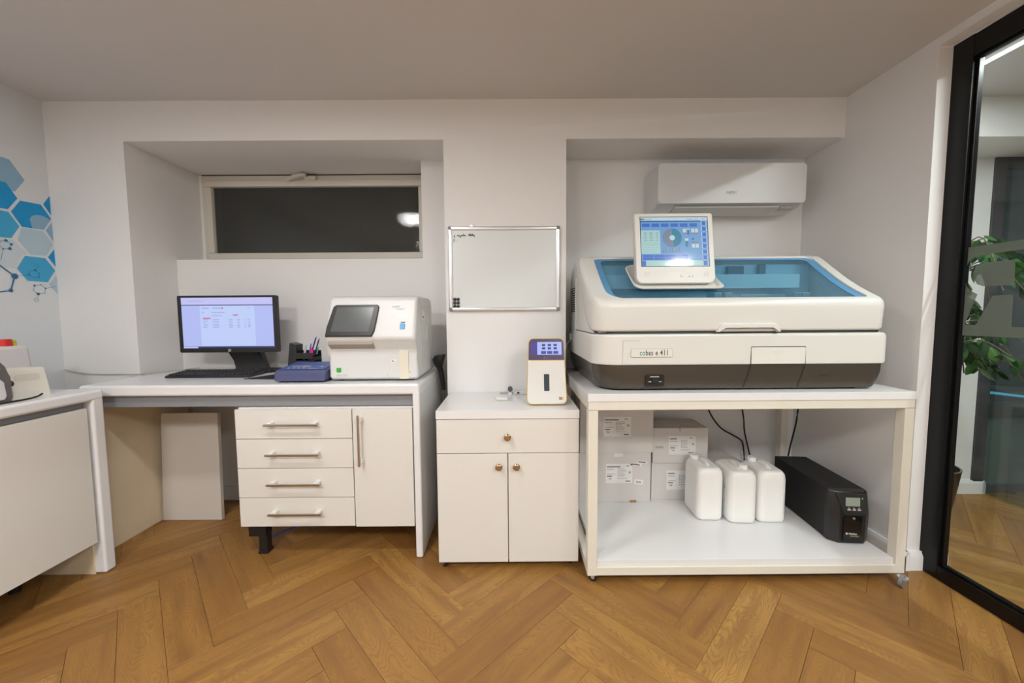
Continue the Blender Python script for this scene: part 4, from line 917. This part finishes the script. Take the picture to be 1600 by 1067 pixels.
# ---------------------------------------------------------------- large immunoassay analyser
A = thing('immunoassay_analyzer', 'large white and dark brown analyzer with sloping blue window on the rolling table', 'analyzer', (.96, 1.95, .825))
def interp(tab, y):
    if y <= tab[0][0]: return tab[0][1]
    for (a, b), (c, d) in zip(tab, tab[1:]):
        if y <= c: return b+(d-b)*(y-a)/(c-a)
    return tab[-1][1]
ZT = [(1.600, 1.205), (1.64, 1.222), (1.70, 1.252), (1.744, 1.277), (1.80, 1.313), (1.884, 1.374), (1.94, 1.417), (1.975, 1.440), (2.01, 1.450)]
ZB = [(1.60, 1.078), (1.66, 1.080), (1.70, 1.086), (1.75, 1.105), (1.80, 1.142), (1.85, 1.190), (1.90, 1.245), (2.01, 1.370)]
bm = bm_(); L = []
for z, ins in ((.833, .028), (.845, .020), (.900, .006), (.937, .004)): L.append([(x, y, z) for x, y in rrect(.352+ins, 1.584-ins, 1.600+ins*.6, 2.33-ins, (.10, .035, .03, .03), 8, 2)])
loft(bm, L); bs = link('base', bm, BROWN, A, angle=40)
for x, y in ((.45, 1.66), (1.48, 1.66), (.45, 2.28), (1.48, 2.28)):
    bm = bm_(); cyl(bm, (x, y, .8252), (x, y, .835), .02, n=14); link('foot', bm, BLACKM, A)
bm = bm_(); L = []
for z, ins in ((.938, .003), (.945, .0), (1.053, .0), (1.064, .004), (1.068, .012)): L.append([(x, y, z) for x, y in rrect(.348+ins, 1.586-ins, 1.597+ins, 2.33-ins, (.10, .030, .03, .03), 8, 2)])
loft(bm, L); body = link('body', bm, APPL, A, angle=40)
side = [(1.69, 1.070), (1.70, 1.080), (1.75, 1.10), (1.80, 1.137), (1.85, 1.185), (1.90, 1.24), (2.00, 1.36), (2.06, 1.428), (2.12, 1.438), (2.20, 1.41), (2.26, 1.345), (2.30, 1.20), (2.325, 1.07)]
for a, b in ((.352, .375), (1.558, 1.582)):
    bm = bm_(); prism(bm, side, 0, a, b, .005); link('side_cheek', bm, APPL, A)
bm = bm_(); prism(bm, [(2.03, 1.07), (2.03, 1.40), (2.06, 1.425), (2.12, 1.435), (2.20, 1.408), (2.26, 1.343), (2.30, 1.198), (2.322, 1.07)], 0, .375, 1.558); link('rear_housing', bm, APPL, A)
bm = bm_(); box(bm, .375, 1.558, 1.63, 2.03, 1.0725, 1.082); link('deck', bm, mat('deck_grey', (.34, .36, .38), .5), A)
# lid shell
bm = bm_(); NC, NS = 8, 14
def lloop(ins, f, x0=.346, x1=1.580, y0=1.598, y1=2.010, R=(.070, .045, .045, .050)):
    return [(x, y, f(x, y)) for x, y in rrect(x0+ins, x1-ins, y0+ins, y1-ins, tuple(max(r-ins*.5, .008) for r in R), NC, NS)]
zt_ = lambda x, y: interp(ZT, y); zb_f = lambda x, y: interp(ZB, y)
wloop = [(x, y, zt_(x, y)) for x, y in rrect(.418, 1.522, 1.632, 1.974, (.075, .022, .03, .030), NC, NS)]
loops = [lloop(.016, zb_f), lloop(.010, lambda x, y: zb_f(x, y)+.001), lloop(.004, lambda x, y: zb_f(x, y)+.010), lloop(0, lambda x, y: max(zb_f(x, y)+.02, zt_(x, y)-.030)), lloop(.003, lambda x, y: zt_(x, y)-.012), lloop(.010, lambda x, y: zt_(x, y)-.003), lloop(.020, zt_), wloop, [(x, y, z-.010) for x, y, z in wloop]]
loft(bm, loops, cap0=False, cap1=False); lid = link('lid', bm, APPL, A, angle=50)
bm = bm_(); loft(bm, [[(x, y, z) for x, y in rrect(.372, 1.566, 1.612, 2.0, (.085, .03, .02, .02), 6, 1)] for z in (1.066, 1.084)]); link('seal', bm, mat('dark_seal', (.03, .04, .04), .5), A)
BLU = mat('blue_rim', (.10, .31, .56), .35); BGL = glass_mat('blue_window_glass', (.55, .82, .95), .06, .04, diffuse=.26, dcol=(.14, .40, .62))
bm = bm_(); w2 = [(x, y, zt_(x, y)-.0095) for x, y in rrect(.450, 1.484, 1.642, 1.956, (.060, .018, .025, .022), NC, NS)]
loft(bm, [[(x, y, z-.0092) for x, y, z in wloop], w2], cap0=False, cap1=False); link('blue_rim', bm, BLU, lid)
bm = bm_(); gx = [.43, 1.51]; gy = [1.640+i*(1.968-1.640)/16 for i in range(17)]
rows = [[bm.verts.new((x, y, interp(ZT, y)-.0115)) for x in gx] for y in gy]
for r0, r1 in zip(rows, rows[1:]): bm.faces.new((r0[0], r0[1], r1[1], r1[0]))
link('window', bm, BGL, lid)
# inside the hood
INW = mat('inner_white', (.80, .84, .86), .5); ING = mat('inner_grey', (.10, .11, .12), .5); INM = mat('inner_metal', (.45, .47, .48), .35, metal=.6)
bm = bm_(); box(bm, .40, 1.53, 1.985, 2.028, 1.08, 1.40); link('back_plate', bm, mat('inner_back', (.55, .64, .68), .6), A)
bm = bm_(); box(bm, .47, 1.435, 1.915, 1.955, 1.275, 1.345, .004); link('gantry', bm, INW, A)
bm = bm_(); box(bm, 1.10, 1.18, 1.955, 1.985, 1.31, 1.39, .003); box(bm, 1.26, 1.29, 1.955, 1.985, 1.33, 1.40, .003); link('bracket', bm, ING, A)
bm = bm_(); box(bm, 1.075, 1.285, 1.80, 1.812, 1.215, 1.238, .002); box(bm, 1.27, 1.285, 1.80, 1.812, 1.10, 1.215, .001); box(bm, 1.12, 1.165, 1.77, 1.79, 1.10, 1.155, .002); link('metal_bracket', bm, INM, A)
bm = bm_(); cyl(bm, (.80, 1.80, 1.082), (.80, 1.80, 1.16), .125, n=40); link('reagent_disk', bm, ING, A)
bm = bm_(); cyl(bm, (.80, 1.80, 1.16), (.80, 1.80, 1.166), .105, n=40); link('disk_cover', bm, INW, A)
bm = bm_(); cyl(bm, (.56, 1.82, 1.082), (.56, 1.82, 1.15), .085, n=36); link('sample_disk', bm, ING, A)
for x in (.98, 1.03, 1.36, 1.40):
    bm = bm_(); cyl(bm, (x, 1.84, 1.082), (x, 1.84, 1.23), .013, n=14); box(bm, x-.018, x+.018, 1.82, 1.90, 1.225, 1.25, .003); link('pipette_unit', bm, INM, A)
bm = bm_(); box(bm, .95, 1.08, 1.69, 1.80, 1.082, 1.13, .004); box(bm, 1.32, 1.45, 1.70, 1.86, 1.082, 1.12, .004); link('module', bm, INW, A)
# lid grip
bm = bm_(); P = [(.858, 1.074), (.870, 1.100), (.884, 1.109), (1.098, 1.109), (1.112, 1.100), (1.124, 1.074), (1.110, 1.074), (1.100, 1.090), (1.090, 1.096), (.892, 1.096), (.882, 1.090), (.872, 1.074)]
prism(bm, P, 1, 1.590, 1.612, .004); link('lid_grip', bm, APPL, lid)
bm = bm_(); prism(bm, [(.874, 1.076), (.884, 1.094), (1.098, 1.094), (1.108, 1.076)], 1, 1.601, 1.612); link('grip_recess', bm, mat('grip_shade', (.45, .44, .41), .5), lid)
# front doors and plates
def outline(bm, P, m=None, w=.0016, y=1.5965): 
    for (a, b), (c, d) in zip(P, P[1:]):
        p = Vector((a, b)); q = Vector((c, d)); e = (q-p).normalized(); r = Vector((-e.y, e.x))*w/2
        A_ = [bm.verts.new((v.x, y, v.y)) for v in (p+r, q+r, q-r, p-r)]; bm.faces.new(A_)
bm = bm_(); panel(bm, (1.006, 1.5975, .940), (1, 0, 0), (0, 0, 1), (0, -1, 0), .226, .068, .004, .0025); dd = link('front_flap', bm, mat('flap_white', (.74, .73, .69), .35), A)
bm = bm_(); panel(bm, (1.096, 1.595, .984), (1, 0, 0), (0, 0, 1), (0, -1, 0), .040, .010, .004, .0012); link('flap_grip', bm, APPL, dd)
bm = bm_(); outline(bm, [(1.004, .940), (1.006, 1.011), (1.232, 1.011), (1.234, .940)], w=.0030); link('flap_gap', bm, DARK, A, smooth=False)
for xa, xb in ((1.009, .986), (1.236, 1.215)):
    bm = bm_(); P = [(1.5985, .939), (1.6005, .900), (1.6085, .845), (1.612, .838)]
    V_ = [[bm.verts.new((xa+(xb-xa)*(.939-z)/.10+dx, y, z)) for dx in (-.0016, .0016)] for y, z in P]
    for p_, q_ in zip(V_, V_[1:]): bm.faces.new((p_[0], p_[1], q_[1], q_[0]))
    link('base_gap', bm, DARK, A, smooth=False)
bm = bm_(); box(bm, 1.30, 1.345, 1.5995, 1.6015, .8905, .892)
link('scratch', bm, DARK, A, smooth=False)
bm = bm_(); panel(bm, (.502, 1.597, .972), (1, 0, 0), (0, 0, 1), (0, -1, 0), .172, .033, .003, .003); link('name_plate', bm, mat('plate_cream', (.74, .74, .68), .4), A); bm = bm_(); outline(bm, [(.501, .971), (.501, 1.006), (.675, 1.006), (.675, .971), (.501, .971)], w=.0012, y=1.5945); link('plate_edge', bm, INKG, A, smooth=False)
def plate_text():
    w_ = []
    for tx in ('co', 'cobas e 411'):
        cu = bpy.data.curves.new('t', 'FONT'); cu.body = tx; cu.size = .033; cu.resolution_u = 3; cu.extrude = .00015; cu.offset = .0004 if tx != 'co' else 0; cu.space_character = 1.12
        to = bpy.data.objects.new('t', cu); me = bpy.data.meshes.new_from_object(to); bpy.data.objects.remove(to)
        xs = [v.co.x for v in me.vertices]; w_.append((max(xs), me))
    xm, me = w_[0][0]+.0008, w_[1][1]; k = .118/w_[1][0]
    me.materials.clear(); me.materials.append(mat('plate_black', (.06, .06, .06), .5)); me.materials.append(mat('green_print', (.02, .30, .22), .5))
    for p in me.polygons: p.material_index = 1 if p.center.x < xm else 0
    M = Matrix(((k, 0, 0, .5365), (0, 0, -1, 1.5936), (0, 1, 0, .9785), (0, 0, 0, 1)))
    me.transform(WM[A].inverted() @ M); me.name = 'lettering'
    o = bpy.data.objects.new('lettering', me); COL.objects.link(o); o.parent = A
plate_text()
bm = bm_(); outline(bm, [(.466, .94), (.468, 1.040), (.530, 1.040), (.537, 1.036)], w=.0014); link('panel_gap', bm, INKG, A, smooth=False)
bm = bm_(); panel(bm, (.566, 1.6075, .846), (1, 0, 0), (0, -.10, .99), (0, -1, -.1), .078, .050, .003, .003); sw_ = link('switch_plate', bm, BLACK, A)
bm = bm_(); box(bm, .593, .618, 1.594, 1.606, .862, .880, .002); link('power_switch', bm, BLACKM, A)
graphic('switch_print', (.566, 1.6022, .846), (1, 0, 0), (0, -.10, .99), (0, -1, -.1), [(.012, .019, .024, .022, KW, 0), (.055, .019, .067, .022, KW, 0), (.018, .040, .055, .044, KW, 0)], A)
# left side vents (on the cheek)
bm = bm_(); box(bm, .3485, .3525, 2.075, 2.235, 1.05, 1.345, .001); vp = link('vent_plate', bm, APPLG, A)
for c_ in range(4):
    for r_ in range(11):
        bm = bm_(); box(bm, .3478, .3495, 2.088+c_*.034, 2.114+c_*.034, 1.165+r_*.0125, 1.1725+r_*.0125); link('vent_slot', bm, DARK, vp, smooth=False)
bm = bm_(); box(bm, .335, .352, 2.20, 2.225, 1.005, 1.045, .003); link('plug', bm, APPLC, A)
bm = bm_(); tube(bm, [(.343, 2.21, 1.005), (.325, 2.205, .985), (.313, 2.20, .95), (.310, 2.19, .90), (.31, 2.20, .83), (.309, 2.22, .60)], .0035); link('white_cable', bm, APPLC, A)
# tray
bm = bm_()
def trz(y): return interp(ZT, y)+.012
def tl(ins, dz, R=.035): return [(x, y, trz(y)+dz) for x, y in rrect(.548+ins, .948-ins, 1.690+ins, 1.880-ins, R, 6, 6)]
loft(bm, [tl(.028, -.014), tl(.004, -.002), tl(0, .004), tl(.004, .008), tl(.012, .007), tl(.024, -.004, .03)]); tray = link('tray', bm, APPL, A)
bm = bm_(); cyl(bm, (.75, 1.79, 1.295), (.75, 1.79, 1.33), .07, n=24); link('tray_mount', bm, mat('mount_blue', (.05, .15, .30), .4), A)
t = thing('paper_notes', 'crumpled beige papers lying in the tray below the touchscreen', 'papers', (.74, 1.715, 1.29))
bm = bm_(); box(bm, .655, .83, 1.735, 1.83, 1.275, 1.279)
for v in bm.verts: v.co.z = trz(v.co.y)+.005+(.003 if v.co.z > 1.277 else 0)
link('sheet', bm, mat('beige_sheet', (.42, .36, .25), .8), t)
bm = bm_(); tube(bm, [(.69, 1.745, trz(1.745)+.012), (.74, 1.755, trz(1.755)+.013), (.79, 1.735, trz(1.735)+.013)], .003); link('dark_strip', bm, BLACKM, t)
# touchscreen
t = thing('touchscreen_monitor', 'white framed touchscreen standing on the tray of the large analyzer', 'monitor', (.735, 1.78, 1.29))
tl_ = math.radians(9); U = Vector((1, 0, 0)); V = Vector((0, math.sin(tl_), math.cos(tl_))); nn = Vector((0, -math.cos(tl_), math.sin(tl_)))
O = Vector((.559, 1.712, 1.286)); mw, mh = .352, .322
def mp_(a, b, h=0): return O+U*a+V*b+nn*h
bm = bm_(); P = rrect(0, mw, 0, mh, (.030, .030, .012, .012), 6); ctr = (mw/2, mh/2)
sc_ = lambda k: [(ctr[0]+(a-ctr[0])*k, ctr[1]+(b-ctr[1])*k) for a, b in P]
loft(bm, [[mp_(a, b, -.045) for a, b in sc_(.93)], [mp_(a, b, -.035) for a, b in sc_(.99)], [mp_(a, b, -.004) for a, b in P], [mp_(a, b, 0) for a, b in sc_(.982)], [mp_(a, b, 0) for a, b in sc_(.88)]]); link('housing', bm, APPL, t, angle=40)
bm = bm_(); cyl(bm, mp_(mw/2, .075, -.044), (.735, 1.80, 1.345), .025, n=16); link('neck', bm, APPL, t)
su, sv = .300, .224; SO = mp_(.026, .078, .0)
e = lambda n, *c: E_('ui_'+n, C3(*c))
B0, B1, B2, B3, B4, B5, B6, B7, B8 = e('bg', 98, 150, 200), e('bar', 180, 208, 220), e('navy', 38, 70, 130), e('btn', 42, 100, 190), e('list', 160, 200, 198), e('teal', 28, 122, 150), e('gray', 112, 124, 140), e('cream', 190, 205, 200), e('red', 200, 120, 90)
BD = e('green', 80, 110, 90)
R_ = [(-.003, -.003, su+.003, sv+.003, mat('screen_edge', (.02, .03, .04), .3), 0), (0, 0, su, sv, B0, 1), (0, sv*.93, su, sv, B1, 2), (0, sv*.905, su*.90, sv*.93, B2, 2), (0, sv*.945, su*.04, sv*.975, BD, 3), (su*.04, sv*.945, su*.07, sv*.975, B8, 3),
      (su*.08, sv*.95, su*.17, sv*.96, B6, 3), (su*.69, sv*.955, su*.79, sv*.965, B6, 3), (su*.81, sv*.955, su*.86, sv*.965, B6, 3), (su*.91, sv*.955, su*.97, sv*.965, B6, 3),
      (0, sv*.25, su*.285, sv*.73, B4, 2), (su*.06, 0, su*.90, sv*.115, B4, 2), (0, sv*.01, su*.06, sv*.10, B3, 3)]
for i in range(6): R_.append((su*(.02+.142*i), sv*.80, su*(.135+.142*i), sv*.87, B3, 3))
for i in range(8): R_.append((su*.915, sv*(.83-.117*i), su*.975, sv*(.915-.117*i), B3, 3)); R_.append((su*.905, sv*(.825-.117*i), su*.985, sv*(.92-.117*i), B1, 2))
for i in range(4):
    for j in range(2): R_.append((su*(.015+.17*i), sv*(.125+.055*j), su*(.175+.17*i), sv*(.175+.055*j), B3, 3))
for i in range(9): R_.append((su*.02, sv*(.29+.047*i), su*.27, sv*(.293+.047*i), B6, 3))
for i in range(5): R_.append((su*.05, sv*(.52+.04*i), su*.08, sv*(.532+.04*i), B6, 4)); R_.append((su*.13, sv*(.52+.04*i), su*.17, sv*(.532+.04*i), B6, 4)); R_.append((su*.23, sv*(.52+.04*i), su*.25, sv*(.532+.04*i), B6, 4))
for x in (.63, .685, .755, .81): R_ += [(su*x, sv*.66, su*(x+.045), sv*.76, B7, 3), (su*x, sv*.655, su*(x+.045), sv*.68, B6, 4)]
R_ += [(su*.69, sv*.64, su*.725, sv*.74, B3, 5), (su*.66, sv*.39, su*.70, sv*.51, B5, 4), (su*.655, sv*.51, su*.705, sv*.56, B7, 4), (su*.755, sv*.37, su*.80, sv*.45, B7, 4), (su*.81, sv*.37, su*.855, sv*.45, B7, 4), (su*.755, sv*.46, su*.80, sv*.49, B6, 4), (su*.755, sv*.53, su*.79, sv*.57, B3, 4), (su*.81, sv*.46, su*.85, sv*.49, B6, 4)]
for i in range(10): R_.append((su*(.29+.033*i), sv*.27, su*(.305+.033*i), sv*(.30+.04*((i*7) % 3)), B6, 3))
scr = graphic('screen', SO, U, V, nn, R_, t)
bm = bm_(); ms_ = [B5, B6, B0, B1]
def sector(cx, cy, r0, r1, a0, a1, mi, h, n=20):
    for i in range(n):
        t0 = math.radians(a0+(a1-a0)*i/n); t1 = math.radians(a0+(a1-a0)*(i+1)/n)
        vs = [(r0, t0), (r1, t0), (r1, t1), (r0, t1)]
        vs = [SO+U*(cx+r*math.cos(a))+V*(cy+r*math.sin(a))+nn*h for r, a in vs]
        if r0 == 0: vs = vs[1:]+[vs[0]]; vs = vs[:3] if False else [vs[-1], vs[0], vs[1]]
        f = bm.faces.new([bm.verts.new(v) for v in vs]); f.material_index = mi
cx, cy, rr = su*.465, sv*.575, .043
sector(cx, cy, .012, rr, -80, 90, 0, .0020); sector(cx, cy, .012, rr, 90, 280, 1, .0020); sector(cx, cy, 0, .012, 0, 360, 3, .0021)
for r in (.020, .027, .034): sector(cx, cy, r, r+.0008, 90, 280, 2, .0024)
link('dial', bm, ms_, scr, smooth=False)
# clear touch glass over the picture
bm = bm_(); f = bm.faces.new([bm.verts.new(SO+U*a+V*b+nn*.0034) for a, b in ((0, 0), (su, 0), (su, sv), (0, sv))]); link('touch_glass', bm, glass_mat('touch_glass', (.97, .97, .97), .03, .10), t, smooth=False)
bm = bm_(); cyl(bm, mp_(.205, .036, 0), mp_(.205, .036, .003), .009, n=20); link('button', bm, APPL, t)
graphic('bezel_print', mp_(0, 0), U, V, nn, [(.232, .028, .236, .032, INK, 0), (.246, .028, .250, .032, INK, 0)], t)
for gx0 in (.035, .300):
    for i in range(5):
        bm = bm_(); panel(bm, mp_(gx0+(i*.005), .030, 0), U, V, nn, .0018, .022, .0008, .0004); link('speaker_slot', bm, APPLG, t)
bm = bm_()
pts = [(.075+.2*i/16, .026+.030*math.sin(math.pi*i/16)) for i in range(17)]
for (a, b), (c, d) in zip(pts, pts[1:]): bm.faces.new([bm.verts.new(mp_(*q, .0005)) for q in ((a, b), (c, d), (c, d+.001), (a, b+.001))])
link('arc_line', bm, APPLG, t, smooth=False)

# ---------------------------------------------------------------- plant behind the glass
t = thing('potted_fig', 'leafy green potted plant in a glossy dark pot behind the glass partition', 'plant', (2.12, 1.95, 0))
bm = bm_(); ls = []
for z, r in ((.002, .078), (.02, .082), (.20, .112), (.36, .130), (.372, .132), (.372, .124), (.33, .118)): ls.append([(2.128+r*math.cos(i*math.pi/16), 1.93+r*math.sin(i*math.pi/16), z) for i in range(32)])
loft(bm, ls, cap1=False); link('pot', bm, mat('glossy_dark_pot', (.03, .022, .02), .10), t)
bm = bm_(); cyl(bm, (2.128, 1.93, .325), (2.128, 1.93, .345), .119, n=28); link('soil', bm, mat('soil', (.03, .02, .012), .9), t)
bm = bm_()
rn = random.Random(11); tips = []
tube(bm, [(2.128, 1.93, .34), (2.15, 1.93, .6), (2.22, 1.93, .9), (2.24, 1.93, 1.2), (2.26, 1.93, 1.45)], .010)
for i in range(30):
    z0 = rn.uniform(.88, 1.48); b0 = Vector((2.20+.05*(z0-.6), 1.93, z0)); an = rn.uniform(-1.1, 1.0) if i % 4 else rn.uniform(0, 6.28); L_ = rn.uniform(.12, .36)
    p1 = b0+Vector((math.cos(an)*L_*.5, math.sin(an)*L_*.35, .04)); p2 = b0+Vector((math.cos(an)*L_, math.sin(an)*L_*.7, -rn.uniform(.02, .24)))
    if p2.x < 1.93: continue
    p2.y = min(p2.y, 2.30)
    tube(bm, [b0, p1, p2], .003, 5, 4); tips.append(spline([b0, p1, p2], 6))
link('stem', bm, mat('stem_brown', (.10, .08, .04), .7), t)
LM = [mat('leaf_dark', (.020, .075, .018), .30), mat('leaf_mid', (.035, .125, .025), .30), mat('leaf_light', (.07, .20, .04), .35)]
lm = []
for m_ in LM:
    bm = bm_(); rows = []
    for i in range(7):
        s = i/6; w_ = .023*math.sin(math.pi*min(1, s*1.02+.02))**.8*(1-.25*s)+.0004; z = -.012*math.sin(s*2.2)
        rows.append([bm.verts.new((-w_, s*.078, z+.004*w_/.02)), bm.verts.new((0, s*.078, z)), bm.verts.new((w_, s*.078, z+.004*w_/.02))])
    for a, b in zip(rows, rows[1:]): bm.faces.new((a[0], a[1], b[1], b[0])); bm.faces.new((a[1], a[2], b[2], b[1]))
    me = bpy.data.meshes.new('leaf'); bm.to_mesh(me); bm.free(); me.materials.append(m_); lm.append(me)
nl = 0
for tp in tips:
    for p in tp[3:]:
        for k in range(2):
            if nl > 285: break
            ob = bpy.data.objects.new('leaf', lm[rn.choice([0, 0, 1, 1, 2])]); COL.objects.link(ob); ob.parent = t
            ob.location = Vector(p)+Vector((rn.uniform(-.02, .02), rn.uniform(-.02, .02), rn.uniform(-.02, .01)))-Vector((2.12, 1.95, 0))
            ob.rotation_euler = (rn.uniform(-1.5, -.5), rn.uniform(-.6, .6), rn.uniform(-2.6, -.5) if k else rn.uniform(-3.1, .4)); sc0 = rn.uniform(.65, 1.15); ob.scale = (sc0,)*3; nl += 1
